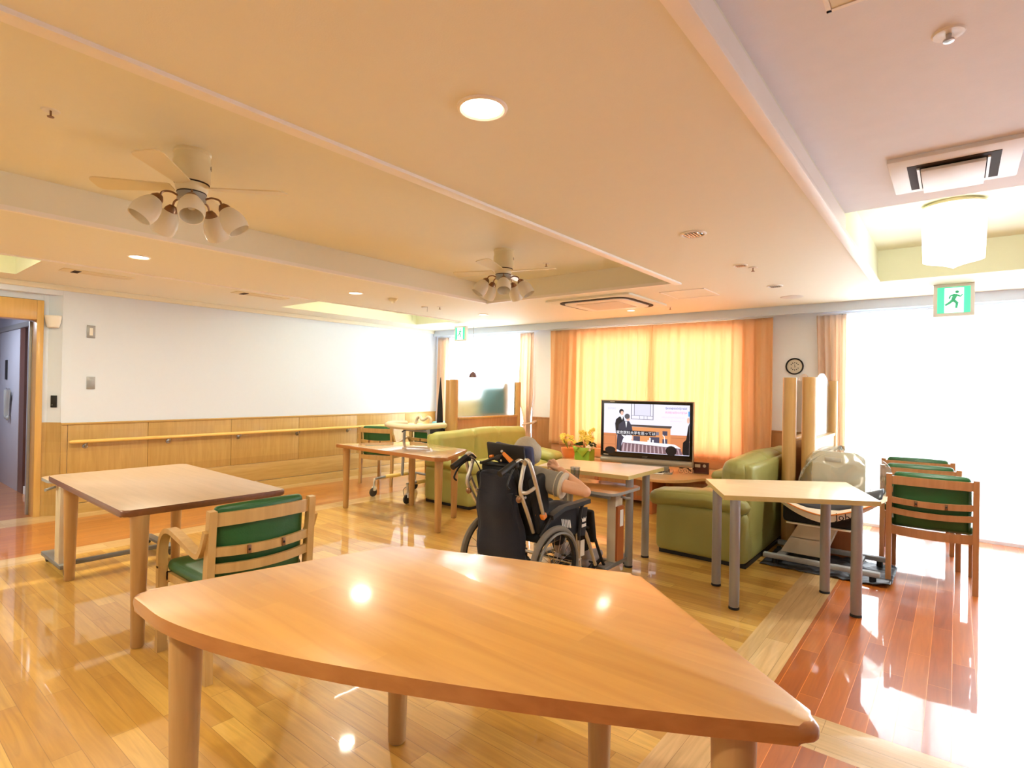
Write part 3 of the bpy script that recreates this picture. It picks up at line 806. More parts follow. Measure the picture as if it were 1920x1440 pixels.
# small pendant near the left window
t = thing('pendant_lamp', 'small maroon pendant shade on a thin cord before the left window', 'pendant lamp', (-5.71, 6.2, 1.5))
m = MB(); m.lathe([(.062, 0), (.066, .002), (.05, .05), (.028, .075), (.012, .082), (0, .083)], 28); m.build('lamp_shade', 'shade_brown', t)
m = MB(); m.tube([(0, 0, .083), (0, 0, .8)], .0035, 8); m.build('cord', 'grey_light', t)

# ------------------------------------------------------------------ wall fittings
t = thing('handrail', 'long pale wooden handrail on steel brackets along the left wall', 'handrail', (-6.925, 0, .735))
m = MB(); m.tube([(0, 1.585, 0), (0, 1.592, 0), (0, 1.61, 0), (0, 3.5, 0), (0, 6.3, 0)], [.006, .014, .018, .018, .018], 16); m.build('rail', 'rail_wood', t)
for y in (1.73, 2.5, 3.29, 4.08, 4.88, 5.68):
    m = MB(); m.tube([(0, y, -.012), (0, y, -.04), (-.03, y, -.055), (-.058, y, -.055)], .009, 10); m.lathe([(0, .008), (.024, .006), (.026, 0)], 18, Matrix.Translation((-.058, y, -.055)) @ Matrix.Rotation(PI/2, 4, 'Y')); m.build('bracket', 'steel', t)
def plate(y, z, w_, h_, label, name, inner, mt='alu'):
    t = thing(name, label, 'switch' if 'switch' in name else 'wall plate', (XL, y, z))
    m = MB(); m.b2((0, -w_/2, -h_/2), (.008, w_/2, h_/2), bev=.002); m.build('plate', mt, t)
    m = MB(); m.b2((.007, -w_*.2, -h_*.3), (.012, w_*.2, h_*.3) if inner else (.009, w_*.2, h_*.3), bev=.001); m.build('rocker' if inner else 'blank', 'white_plastic' if inner else mt, t)
plate(1.765, 1.86, .072, .13, 'metal light switch with a white rocker high on the left wall', 'light_switch', True)
plate(1.772, 1.33, .072, .13, 'blank metal wall plate below the light switch', 'blank_wall_plate', False)
t = thing('wall_control', 'small black wall control on the narrow return beside the doorway', 'wall control', (-7.045, 1.487, 1.14), math.radians(45))
m = MB(); m.b2((-.027, -.014, -.06), (.027, 0, .06), bev=.003); m.build('case', 'black', t)
m = MB(); m.ell((-.01, -.015, -.035), (.005, .003, .005)); m.build('button', 'grey_plastic', t)
t = thing('wall_sconce', 'white half-bowl wall sconce on the corner beside the doorway', 'wall lamp', (-7.052, 1.478, 1.93), math.radians(45))
m = MB()
def sc(u, v):
    a = -PI*u; r = .075*(1-.32*v**1.6); return (r*math.cos(a), r*math.sin(a)*.9-.012, .065-.12*v)
m.grid(sc, 24, 12); m.grid(lambda u, v: (sc(u, 1)[0]*(1-v), (sc(u, 1)[1]+.012)*(1-v)-.012, -.055), 24, 2)
o = m.build('bowl', 'white_plastic', t); md = o.modifiers.new('s', 'SOLIDIFY'); md.thickness = .004
m = MB(); m.b2((-.03, -.012, -.05), (.03, 0, .05)); m.build('bracket', 'white_plastic', t)
# wall clock
t = thing('wall_clock', 'small round wall clock with black rim right of the wide curtain', 'clock', (-1.392, YB, 1.645))
RX = Matrix.Rotation(PI/2, 4, 'X')
m = MB(); m.lathe([(.082, .0), (.09, .0), (.092, .018), (.084, .024), (.077, .018), (.077, .006)], 40, RX); m.build('rim', 'black', t)
m = MB(); m.lathe([(0, .008), (.079, .008)], 40, RX); fc = m.build('face', 'photo_pale', t)
m = MB()
for k in range(12):
    if k in (3, 9): continue
    a = k*PI/6; m.box((math.sin(a)*.04, -.0085, math.cos(a)*.04), (.009, .001, .012), rot=(0, a, 0))
m.build('hour_marks', 'black', fc)
m = MB(); m.box((0, -.010, .010), (.004, .001, .026)); m.box((.002, -.010, -.006), (.004, .001, .02)); m.box((.004, -.010, 0), (.012, .001, .003)); m.build('clock_hands', 'black', fc)

# ------------------------------------------------------------------ tables
def leg_mesh(r0_, r1, h, z0=0):
    m = MB(); m.lathe([(0, z0), (r1*.85, z0), (r1, z0+.006), (r0_, h), (0, h)], 28); return m
def table(name, label, poly, h, th_, rad, legs, lr, topm, legm, group, edge=None, bev=.012, metal=False, feet=False):
    t = thing(name, label, 'table', (legs[0][0]*.0+sum(p[0] for p in poly)/len(poly), sum(p[1] for p in poly)/len(poly), 0), 0, group)
    ox, oy = t.location.x, t.location.y
    P = round_poly([(p[0]-ox, p[1]-oy) for p in poly], rad)
    m = MB(); m.prism(P, h-th_, h, bev=bev, mi=0, mside=1 if edge else None, seg=4)
    m.build('tabletop', [topm] + ([edge] if edge else []), t)
    for q in legs:
        m = leg_mesh(lr[0], lr[1], h-th_+.001, .012 if feet else 0); o = m.build('leg', legm, t); o.location = (q[0]-ox, q[1]-oy, 0)
        if feet:
            m = MB(); m.lathe([(0, 0), (lr[1]*1.02, 0), (lr[1]*1.06, .006), (lr[1]*1.0, .014), (0, .014)], 24); m.build('foot_cap', 'black', o)
    return t
# near table (front edge gently bowed)
front = [tuple(p)[:2] for p in catmull([(-.185, 1.235, 0), (-.44, 1.085, 0), (-.83, .885, 0), (-1.27, .70, 0), (-1.66, .605, 0), (-1.968, .612, 0)], 8)][4:-4]
table('dining_table', 'large trapezoid oak table with rounded edges filling the foreground', [(-1.972, .605), (-1.770, 1.492), (-.868, 1.815), (-.175, 1.235)]+front,
      .71, .04, [.045, .07, .06, .045]+[0]*len(front), [(-1.748, .685), (-1.655, 1.405), (-.905, 1.625), (-.355, 1.205)], (.046, .033), 'oak_table', 'oak_leg', 'wooden dining tables', edge='oak_edge', bev=.017)
table('dining_table', 'rectangular oak table at left with the armchair drawn up to it', [(-4.79, .985), (-4.785, 1.835), (-3.205, 1.81), (-3.225, .955)],
      .71, .035, .035, [(-4.685, 1.09), (-4.685, 1.745), (-3.315, 1.715), (-3.26, 1.045)], (.043, .03), 'oak_table_dull', 'oak_leg', 'wooden dining tables', edge='brown_edge', bev=.012)
table('dining_table', 'trapezoid oak table in the middle distance before the left sofa, mirroring the window', [(-5.29, 3.545), (-4.90, 4.36), (-3.93, 4.20), (-3.60, 3.58), (-3.68, 3.50)],
      .71, .035, [.02, .03, .03, .03, .03], [(-5.24, 3.66), (-4.83, 4.25), (-3.745, 3.62), (-4.05, 4.14)], (.04, .03), 'oak_table_wax', 'oak_leg', 'wooden dining tables', edge='oak_edge', bev=.012)
table('office_table', 'pale maple laminate table on steel legs behind the wheelchair, before the television', [(-2.72, 3.765), (-2.84, 4.30), (-1.908, 4.46), (-1.905, 3.80)],
      .71, .03, .004, [(-2.50, 3.83), (-2.70, 4.24), (-1.96, 4.22), (-1.945, 3.90)], (.030, .030), 'maple_pale', 'alu', 'pale laminate tables with steel legs', edge='maple_edge', bev=.002, feet=True)
table('office_table', 'pale maple laminate table on steel legs at right, by the row of chairs', [(-1.436, 4.11), (-1.12, 3.54), (-.342, 4.01), (-.62, 4.70)],
      .71, .03, .004, [(-1.297, 3.95), (-1.07, 3.60), (-.462, 3.975), (-.683, 4.30)], (.031, .031), 'maple_pale', 'alu', 'pale laminate tables with steel legs', edge='maple_edge', bev=.002, feet=True)
# overbed tables
def overbed(label, loc, rotz, top, h, mcol, base_l, base_w, topm, off=0):
    """column at the origin, top and base reach out along +x"""
    t = thing('overbed_table', label, 'overbed table', loc, rotz, 'rolling overbed tables')
    m = MB(); m.prism(round_poly([(top[0], top[1]), (top[2], top[1]), (top[2], top[3]), (top[0], top[3])], .07, 8), h-.022, h, bev=.004, mi=0, mside=1); m.build('tabletop', [topm, 'grey_light'], t)
    m = MB(); m.b2((-.03, top[1]+.05, h-.05), (top[2]-.12, top[1]+.08, h-.022)); m.b2((-.03, top[3]-.08, h-.05), (top[2]-.12, top[3]-.05, h-.022)); m.build('top_support', 'grey_light', t)
    m = MB(); m.b2((-.035, -.055, .07), (.035, .055, h-.03), bev=.004); c = m.build('column', mcol, t)
    if off:
        m = MB(); m.b2((-.03, .055, .09), (.03, .062, h-.12)); m.build('column_cover', 'cork', c)
        m = MB()
        for k in range(6): m.b2((-.0365, -.045+k*.017, .12), (-.0345, -.041+k*.017, h-.05))
        m.build('column_ribs', 'cream_plastic', c)
    else:
        m = MB(); m.b2((-.05, -.05, .09), (-.035, .05, h-.12)); m.build('column_cover', 'cork', c)
        m = MB(); m.b2((-.055, -.03, h-.27), (-.05, .015, h-.15)); m.build('sticker', 'paper', c)
    m = MB(); m.tube([(-.05, 0, h-.05), (-.09, -.01, h-.06), (-.11, -.03, h-.06)], .01, 10); m.build('height_lever', 'grey_light', t)
    m = MB(); m.box((0, off, .065), (.08, base_w, .03), bev=.006); m.b2((0, -.02, .045), (base_l, .02, .075), bev=.005); m.box((base_l, off, .06), (.06, base_w, .025), bev=.006); m.build('base', 'grey_plastic', t)
    for x in (0, base_l):
        for y in (off-base_w/2+.02, off+base_w/2-.02):
            m = MB(); m.tube([(x-.012, y, .025), (x+.012, y, .025)], .025, 18); m.box((x, y, .045), (.02, .03, .03), bev=.004); m.build('caster', 'rubber', t)
    return t
overbed('rolling overbed table with beige column standing in front of the wheelchair', (-1.985, 3.745, 0), PI, (-.10, -.26, .62, .20), .612, 'beige_plastic', .55, .42, 'oak_edge')
overbed('rolling overbed table with ribbed beige column at the end of the left oak table', (-4.90, 1.10, 0), PI/2, (-.09, -.04, .72, .24), .66, 'beige_plastic', .66, .52, 'oak_table_dull', off=.15)

# ------------------------------------------------------------------ chairs
def chair(label, loc, rotz, wd, arms, group):
    """faces local +y; back posts at y=-.25"""
    t = thing('dining_chair', label, 'chair', loc, rotz, group)
    W = .245
    for s in (-1, 1):
        m = MB(); m.bar([(s*W, -.25, 0), (s*W, -.235, .25), (s*W, -.235, .42), (s*W, -.262, .78)], .034, [.032, .04, .046, .036], up=(0, 1, 0)); m.build('leg', wd, t)
    def rail(name, z, h, bow, yb, tilt=0):
        m = MB(); m.bar([(x, yb-bow*(1-(x/W)**2), z+tilt*(1-(x/W)**2)) for x in [-W+.016+(2*W-.032)*k/14 for k in range(15)]], .02, h, up=(0, 0, 1)); return m.build(name, wd, t)
    rail('back_rail', .735, .06, .02, -.252); rail('back_rail', .592, .042, .03, -.247, -.012); rail('back_rail', .515, .042, .032, -.243, -.012)
    rail('seat_rail', .375, .06, .02, -.238, -.01)
    for x in (-.085, .085):
        m = MB(); m.box((x, -.288, .582), (.018, .008, .04), bev=.002); pb = m.build('pad_bracket', 'bronze', t)
        m = MB(); m.ell((x, -.293, .582), (.006, .003, .006), seg=10); m.build('screw', 'black', pb)
    m = MB(); m.b2((-.03, -.2605, .369), (.02, -.2575, .379)); m.build('name_plate', 'alu', t)
    m = MB(); m.cushion((0, -.205, .60), (.435, .05, .385), .024, rot=(math.radians(4), 0, 0), puff=.008, warp=lambda q: (q.x, q.y-.022*(1-(q.x/.22)**2), q.z), n=8); m.build('backrest', 'green_vinyl', t)
    m = MB(); m.cushion((0, .03, .425), (.47, .48, .065), .028, puff=.008, n=8); m.build('seat', 'green_vinyl', t)
    m = MB(); m.b2((-W, -.22, .36), (-W+.022, .24, .40)); m.b2((W-.022, -.22, .36), (W, .24, .40)); m.b2((-W, .22, .35), (W, .242, .40)); m.build('seat_frame', wd, t)
    for s in (-1, 1):
        m = MB()
        if arms:
            pts = catmull([(s*(W+.012), -.262, .69), (s*(W+.012), -.22, .60), (s*(W+.012), -.16, .565), (s*(W+.012), .02, .605), (s*(W+.012), .15, .625), (s*(W+.012), .225, .595), (s*(W+.012), .262, .52), (s*(W+.012), .262, .42)], 6)
            m.bar(pts, .045, .024, up=(0, .5, .9)); m.build('armrest', wd, t)
            m = MB(); m.bar([(s*(W+.012), .262, .43), (s*(W+.012), .258, 0)], .045, .03, up=(0, 1, 0)); m.build('leg', wd, t)
        else:
            m.bar([(s*(W-.005), .235, .41), (s*(W-.005), .24, 0)], .034, .034, up=(0, 1, 0)); m.build('leg', wd, t)
    return t
chair('wooden armchair with green vinyl pads drawn up to the left table, seen from behind', (-2.865, 1.362, 0), math.radians(90), 'chair_wood', True, 'green-padded wooden chairs')
c0 = chair('front chair of the right-hand row, green pads in a red-brown frame', (-.132, 5.165, 0), math.radians(1), 'chair_wood_dark', False, 'green-padded wooden chairs')
dup(c0, (-.235, 5.735, 0), math.radians(4), 'middle chair of the right-hand row, shifted slightly left')
dup(c0, (-.27, 6.30, 0), math.radians(3), 'rearmost chair of the right-hand row, closest to the glass doors')
c1 = chair('green-padded armchair by the left wall handrail, left of the other far chair', (-6.27, 5.02, 0), math.radians(20), 'chair_wood', True, 'green-padded wooden chairs')
dup(c1, (-6.02, 5.72, 0), math.radians(20), 'green-padded armchair farthest back, half hidden behind the walker')

# ------------------------------------------------------------------ sofas
def sofa(label, loc, rotz, mt, L=1.76):
    """faces local +x, length along y"""
    t = thing('leather_sofa', label, 'sofa', loc, rotz, 'olive leather sofas')
    h = L/2
    m = MB(); m.b2((-.36, -h+.03, .0), (.34, h-.03, .035)); m.build('plinth', 'black', t)
    m = MB(); m.cushion((-.02, 0, .165), (.70, L-.24, .27), .04, n=8); m.build('base', mt, t)
    n = 3; sw = (L-.40)/n
    for k in range(n):
        y = -L/2+.20+sw*(k+.5)
        m = MB(); m.cushion((.07, y, .35), (.62, sw-.006, .16), .06, puff=.018, warp=lambda q: (q.x, q.y, q.z-.10*q.x+.006*math.sin(q.y*20)*(q.z > 0)), n=8); m.build('seat_cushion', mt, t)
    def wp(q):
        sd = min(abs(q.y-sw/2), abs(q.y+sw/2)); g = .016*math.exp(-(sd/.016)**2)
        wr = .006*mnoise.noise(V((q.y*9, q.z*4, 2)))+.003*math.sin(q.y*60+3*math.sin(q.z*9))*max(0, .1-abs(q.z))/.1
        return (q.x+(wr-g if q.x > 0 else g*.5)+.02*math.sin(q.z*9), q.y, q.z-(g if q.z > .1 else 0)+(.012*math.sin(q.y*4.1+1.2))*(q.z > 0))
    m = MB(); m.cushion((-.255, 0, .60), (.22, L-.04, .46), .09, rot=(0, math.radians(-10), 0), warp=wp, n=46); m.build('back_cushion', mt, t)
    m = MB(); m.cushion((-.335, 0, .42), (.09, L-.1, .74), .035, rot=(0, math.radians(-3), 0), n=8); m.build('back_panel', mt, t)
    for s in (-1, 1):
        m = MB(); m.cushion((0, s*(h-.10), .225), (.74, .20, .40), .05, n=8, warp=lambda q: (q.x, q.y, q.z)); m.build('arm_panel', mt, t)
        m = MB(); m.cushion((.03, s*(h-.11), .465), (.80, .26, .13), .06, puff=.012, n=10,
                            warp=lambda q: (q.x, q.y+.004*math.sin(q.x*30), q.z+.03*math.cos((q.x+.1)*3.2)-.015+(.03*(q.x+.3) if q.x < 0 else 0)))
        m.build('arm_cushion', mt, t)
    return t
sofa('long olive leather sofa at left behind the wheelchair user, backed by the partition', (-4.51, 5.355, 0), 0, 'olive')
sofa('olive-green leather sofa at right beside the wooden posts, facing left', (-1.60, 5.30, 0), PI, 'olive_cool')

# ------------------------------------------------------------------ partitions
def partition(label, x, y0, y1, post_h, panel_h, mt_glass, arch, side_posts, group, half=False):
    t = thing('glazed_partition', label, 'partition', (x, y0, 0), 0, group)
    L = y1-y0
    m = MB(); m.tube([(0, 0, 0), (0, 0, post_h)], .055, 28); m.build('post', 'post_wood', t)
    m = MB(); m.tube([(0, L-.05, 0), (0, L-.05, post_h-.01)], .05, 24); m.build('post', 'post_wood', t)
    m = MB(); m.b2((-.03, .05, .03), (.03, L-.06, panel_h), bev=.002); m.build('lower_panel', 'veneer_back', t)
    m = MB(); m.b2((-.038, .05, panel_h), (.038, L-.06, panel_h+.03), bev=.004); m.build('cap_rail', 'post_wood', t)
    a, b_ = .05, L-.065; zt = post_h-.01
    if arch:
        P = [(a, panel_h+.03)] + [(a+(b_-a)*k/20, zt-.14+.2*math.sin(PI*k/20)) for k in range(21)] + [(b_, panel_h+.03)]
    else: P = [(a, panel_h+.03), (a, zt), (b_, zt), (b_, panel_h+.03)]
    m = MB(); m.prism(P, -.004, .004); bmesh.ops.transform(m.bm, matrix=Matrix(((0, 0, 1, 0), (1, 0, 0, 0), (0, 1, 0, 0), (0, 0, 0, 1))), verts=m.bm.verts)
    m.build('glass_pane', mt_glass, t)
    return t
partition('frosted glass partition on round wooden post behind the left sofa', -4.985, 5.06, 6.42, 1.445, .935, 'frost', False, 0, 'partitions with round wooden posts')
partition('farther partition whose round post shows left of the frosted one', -5.20, 5.20, 6.42, 1.44, .935, 'glass', False, 0, 'partitions with round wooden posts')
partition('partition with the left of the two round posts beside the right sofa', -1.125, 5.275, 6.46, 1.485, .93, 'glass', True, 0, 'partitions with round wooden posts')
partition('arched glass partition with the right of the two round posts behind the exercise machine', -.975, 5.29, 6.46, 1.49, .93, 'glass', True, 0, 'partitions with round wooden posts')
t = thing('low_wooden_cabinet', 'low brown wooden cabinet behind the exercise machine at the foot of the posts', 'cabinet', (-.74, 5.42, 0))
m = MB(); m.b2((-.16, -.14, 0), (.12, .14, .44), bev=.003); m.build('body', 'cab_wood', t)
m = MB(); m.b2((-.165, -.15, .44), (.125, .15, .46), bev=.003); m.build('top', 'veneer_back', t)
# things glimpsed through the frosted pane
t = thing('storage_cabinet', 'cream cabinet seen blurred through the frosted partition glass', 'cabinet', (-5.80, 6.32, 0))
m = MB(); m.b2((-.36, -.15, 0), (.14, .15, 1.20), bev=.01); m.build('body', 'cream_block', t)
m = MB(); m.b2((-.11, -.158, .05), (-.105, -.15, 1.1)); m.build('door_gap', 'dark_wood', t)
t = thing('upholstered_screen', 'blue-green padded item seen blurred beside the cream cabinet', 'screen', (-5.42, 6.32, 0))
m = MB(); m.cushion((.02, 0, .68), (.42, .22, 1.34), .06, puff=.01); m.build('pad', 'aqua', t)

# ------------------------------------------------------------------ television bench along the back wall
t = thing('television_bench', 'built-in wooden bench with rounded desk top under the wide curtain', 'bench')
cur = [(-4.35, 6.69), (-4.35, 6.27), (-4.02, 6.25), (-3.95, 6.03), (-3.3, 5.98)] + [tuple(p)[:2] for p in catmull([(-3.2, 5.9, 0), (-2.9, 5.62, 0), (-2.45, 5.50, 0), (-2.22, 5.66, 0), (-2.12, 5.9, 0), (-2.04, 5.98, 0)], 6)] + [(-2.03, 6.23), (-1.32, 6.25), (-1.32, 6.69)]
m = MB(); m.prism(cur, .39, .42, bev=.004); m.build('bench_top', 'bench_top', t)
m = MB(); m.b2((-3.92, 6.08, .05), (-2.06, 6.69, .39)); m.b2((-4.3, 6.3, .05), (-3.92, 6.69, .39)); m.b2((-2.06, 6.28, .05), (-1.36, 6.69, .39)); m.b2((-4.3, 6.34, 0), (-1.36, 6.69, .05)); m.build('carcass', 'cab_wood', t)
for k in range(4):
    x0 = -3.91+k*.46; m = MB(); m.b2((x0+.004, 6.062, .07), (x0+.456, 6.08, .375), bev=.002); d_ = m.build('door', 'cab_wood', t)
    m = MB(); m.b2((x0+.05, 6.056, .11), (x0+.41, 6.063, .335), bev=.004); m.build('inset_panel', 'veneer_back', d_)
m = MB(); m.b2((-4.6, 6.70, .42), (-1.32, 6.728, .545), bev=.004); m.build('upstand', 'ledge_wood', t)
m = MB(); m.b2((-2.62, 5.70, 0), (-2.57, 6.05, .39), bev=.002); m.build('desk_support', 'cab_wood', t)

# television
TW, TH = 1.06, .66
t = thing('television', 'widescreen television showing a press conference, on the bench before the curtain', 'television', (-2.80, 6.0, .42), math.radians(12.5))
m = MB(); m.b2((-.27, -.03, .02), (.27, .02, .075), bev=.004); m.build('neck', 'silver_plastic', t)
m = MB(); m.prism(round_poly([(-.33, -.14), (.33, -.14), (.30, .14), (-.30, .14)], .03), 0, .02, bev=.004); m.build('stand', 'silver_plastic', t)
m = MB(); m.b2((-.20, -.13, .0), (-.19, -.12, .06)); m.b2((.29, -.13, .0), (.30, -.12, .06)); m.build('stand_foot', 'black', t)
m = MB(); m.b2((-TW/2, -.02, .145), (TW/2, .045, .145+TH), bev=.008); m.b2((-TW/2+.1, .04, .2), (TW/2-.1, .09, .7), bev=.01); m.build('case', 'black_gloss', t)
m = MB(); m.b2((TW/2-.005, -.025, .075), (TW/2+.007, .04, .145+TH), bev=.003); m.b2((-TW/2-.003, -.025, .798), (TW/2+.007, .03, .81), bev=.003); m.build('bezel_edge', 'silver_plastic', t)
m = MB(); m.cushion((0, -.01, .108), (TW+.005, .075, .072), .03); m.build('speaker_bar', 'silver_plastic', t)
SW, SH = .985, .565; sx0, sz1 = -SW/2, .145+TH-.035
TVE = 1.0
def tvm(nm, rgb, s=TVE):
    k = 'tv_'+nm
    if k not in M:
        emis(k, rgb, s); bb = M[k].node_tree.nodes['Principled BSDF']; bb.inputs['Base Color'].default_value = (.01, .01, .01, 1); bb.inputs['Roughness'].default_value = .3
    return k
mp_ = MB(); mp_.b2((sx0, -.0225, sz1-SH), (sx0+SW, -.019, sz1)); scr = mp_.build('screen', tvm('bg', (226, 224, 246)), t)
scr['label'] = 'bright screen with two bowing men in dark suits'
layer = [0]
def tvp(polys, nm, rgb, pname='screen_image'):
    layer[0] += 1; y = -.0228-.00025*layer[0]; mm = MB()
    for P in polys:
        mm.bm.faces.new([mm.bm.verts.new((sx0+u*SW, y, sz1-v*SH)) for u, v in P])
    o = mm.build(pname, tvm(nm, rgb), scr, smooth=False)
    for p in o.data.polygons:
        if p.normal.y > 0: p.flip()
def rc(u0, v0, u1, v1): return [(u0, v0), (u1, v0), (u1, v1), (u0, v1)]
def el(u, v, a, b, n=16): return [(u+a*math.cos(2*PI*k/n), v+b*math.sin(2*PI*k/n)) for k in range(n)]
tvp([rc(0, .62, .165, 1), rc(.78, .60, 1, .98)], 'panel', (206, 128, 82), 'wall_panelling')
tvp([rc(0, .66, .15, .665), rc(.01, .70, .012, .98), rc(.145, .66, .15, .98), rc(0, .85, .15, .855), rc(.8, .66, 1, .665)], 'panel2', (150, 84, 54), 'wall_panelling')
tvp([rc(.33, 0, .338, .31), rc(.585, 0, .593, .31), rc(.33, .305, .593, .315), rc(.365, 0, .371, .24), rc(.555, 0, .561, .24), rc(.33, .235, .593, .242), rc(.43, .24, .434, .305), rc(.48, .24, .484, .305), rc(.52, .24, .524, .305)], 'line', (110, 106, 112), 'window_frame')
tvp([rc(.372, 0, .554, .234)], 'blind', (214, 212, 236), 'window_blind')
tvp([rc(.34, .47, .79, .80)], 'cab', (220, 146, 92), 'mantelpiece')
tvp([[(.33, .425), (.805, .425), (.80, .455), (.79, .475), (.34, .465)]], 'cabtop', (76, 66, 64), 'mantelpiece')
tvp([rc(.70, .53, .755, .62), rc(.70, .69, .755, .8), rc(.36, .66, .44, .80), rc(.555, .66, .665, .80)], 'dark', (72, 68, 88), 'seat')
tvp([[(.22, .775), (.225, .745), (.84, .79), (.905, .855), (.90, .865), (.24, .80)]], 'cloth', (246, 244, 255), 'table_cloth')
tvp([[(.235, .80), (.90, .862), (.93, .99), (.20, .99)]], 'skirt', (120, 92, 98), 'table_skirt')
tvp([[(.24+k*.0445+.004, .81+k*.0045), (.258+k*.0445, .812+k*.0045), (.252+k*.046, .985), (.228+k*.047, .985)] for k in range(15)], 'fold', (186, 160, 166), 'table_skirt')
tvp([[(.14, .42), (.15, .33), (.19, .27), (.24, .27), (.26, .4), (.25, .6), (.15, .6)], [(.17, .62), (.16, .95), (.22, .99), (.225, .62)], el(.215, .165, .028, .055)], 'suit', (28, 26, 34), 'standing_man')
tvp([[(.175, .6), (.185, .43), (.235, .36), (.31, .36), (.34, .45), (.35, .54), (.34, .60)], [(.17, .6), (.30, .6), (.24, .72), (.20, .96), (.17, .96)]], 'suit2', (58, 56, 72), 'bowing_man')
tvp([el(.222, .195, .018, .045), el(.296, .31, .022, .045), rc(.345, .66, .362, .74), el(.985, .30, .015, .06), el(.985, .72, .018, .03)], 'face', (226, 180, 160), 'face')
tvp([el(.285, .26, .032, .055)], 'hair', (86, 82, 88), 'hair')
tvp([[(.205, .26), (.235, .28), (.225, .34)], [(.262, .37), (.285, .37), (.275, .50)], [(.215, .64), (.27, .66), (.33, .74), (.28, .75)], rc(.33, .64, .345, .72), rc(.55, .68, .565, .77), rc(.53, .73, .545, .78), rc(.585, .72, .6, .78), [(.705, .60), (.725, .64), (.733, .80), (.725, .80), (.718, .65), (.70, .61)]], 'white', (250, 250, 255), 'paper_and_microphone')
tvp([[(1, .35), (.985, .42), (.965, .68), (.93, .74), (.925, .95), (.935, .99), (1, .99)], el(.085, .97, .065, .07), el(.80, .92, .062, .10)], 'blackf', (16, 14, 18), 'standing_man')
tvp([rc(.985, .12, 1, .22)], 'bluef', (70, 150, 220), 'backdrop')
tvp([rc(.152, .55, .622, .645)], 'capbox', (24, 22, 34), 'caption_box')
tvp([rc(.622, .555, .66, .62)], 'capbox2', (120, 116, 130), 'caption_box')
RXT = lambda u, v, dy: Matrix.Translation((sx0+u*SW, -.0228-.00025*layer[0]-dy, sz1-v*SH)) @ Matrix.Rotation(PI/2, 4, 'X')
text_part('caption_text', '東京医科大学を巡っては', .0415, tvm('white', (250, 250, 255)), scr, RXT(.388, .60, .001), extrude=.0002)
def strokes(u0, v0, u1, v1, n, nm, rgb):
    rnd = random.Random(n*31+int(u0*100)); P = []
    for k in range(n):
        a = u0+(u1-u0)*k/n; w_ = (u1-u0)/n*.35
        P.append(rc(a, v0+(v1-v0)*rnd.random()*.3, a+w_, v1-(v1-v0)*rnd.random()*.3))
        if rnd.random() > .4: P.append(rc(a, (v0+v1)/2, a+w_*2.2, (v0+v1)/2+(v1-v0)*.16))
    tvp(P, nm, rgb, 'ticker_text')
strokes(.73, .04, .975, .10, 26, 'blue_t', (92, 90, 150)); strokes(.73, .125, .975, .18, 24, 'red_t', (236, 140, 170)); strokes(.69, .23, .95, .27, 22, 'pink_t', (222, 206, 232)); strokes(.05, .07, .15, .13, 10, 'lav_t', (196, 194, 220)); strokes(.79, .31, .92, .34, 12, 'pink_t', (222, 206, 232))
text_part('maker_mark', 'SHARP', .02, 'silver_plastic', t, Matrix.Translation((0, -.0205, .162)) @ Matrix.Rotation(PI/2, 4, 'X'))
for u, z in ((-.49, .165), (-.42, .79)):
    m = MB()
    for k in range(5): m.b2((u+k*.012, -.0212, z-.004), (u+k*.012+.009, -.0202, z+.004))
    m.build('bezel_marking', 'white_plastic', t)

# flowers and ornaments on the bench
def petal_flower(m, c, r, tilt, mi=0):
    for k in range(5):
        a = k*2*PI/5+tilt
        m.ell(V(c)+V((math.cos(a)*r*.55, -.2*r, math.sin(a)*r*.55)), (r*.5, r*.18, r*.42), rot=(0, -a, 0), seg=8, mi=mi)
t = thing('flower_arrangement', 'yellow artificial orchids in a green paper-wrapped square pot left of the television', 'flower pot', (-3.80, 6.3, .42))
m = MB()
m.prism([(-.11, -.06), (.11, -.06), (.12, .06), (-.12, .06)], 0, .15); m.build('pot', 'green_pot', t)
m = MB(); m.bm.faces.new([m.bm.verts.new(p) for p in ((-.12, -.068, .17), (.12, -.068, .17), (.02, -.075, .05))]); m.bm.faces.new([m.bm.verts.new(p) for p in ((-.14, -.07, .19), (-.02, -.072, .165), (-.1, -.078, .10))]); o = m.build('wrapping_paper', 'green_paper', t); md = o.modifiers.new('s', 'SOLIDIFY'); md.thickness = .003
rnd = random.Random(3)
m = MB()
for k in range(16):
    a = rnd.random()*2*PI; l = .07+.05*rnd.random(); c = V((math.cos(a)*.06, math.sin(a)*.04, .17+.04*rnd.random()))
    m.ell(c+V((math.cos(a)*l*.5, math.sin(a)*l*.3, .02)), (l*.6, .03, .008), rot=(rnd.random()-.5, rnd.random()*1.2-.6, a), seg=8)
m.build('leaves', 'leaf', t)
stems = [((0, 0, .15), (-.03, 0, .27), (-.06, -.02, .36)), ((.02, 0, .15), (.08, 0, .30), (.16, -.02, .42)), ((-.02, 0, .15), (-.14, -.02, .24), (-.22, -.03, .27)), ((0, 0, .15), (.02, -.02, .28), (0, -.03, .33)), ((.01, 0, .15), (.10, -.03, .24), (.15, -.03, .33))]
fs = MB(); st = MB()
for P in stems:
    Q = catmull(P, 5); st.tube(Q, .004, 6)
    for k, q in enumerate(Q[4:]):
        petal_flower(fs, V(q)+V((rnd.random()*.09-.045, rnd.random()*.05-.035, rnd.random()*.08-.03)), .022+.008*rnd.random(), rnd.random()*6)
st.build('stem', 'stem', t); fs.build('blossoms', 'petal_yellow', t)
m = MB(); petal_flower(m, (.10, -.05, .17), .045, .3); petal_flower(m, (.13, -.02, .19), .04, .9); m.build('cream_blossoms', 'petal_cream', t)
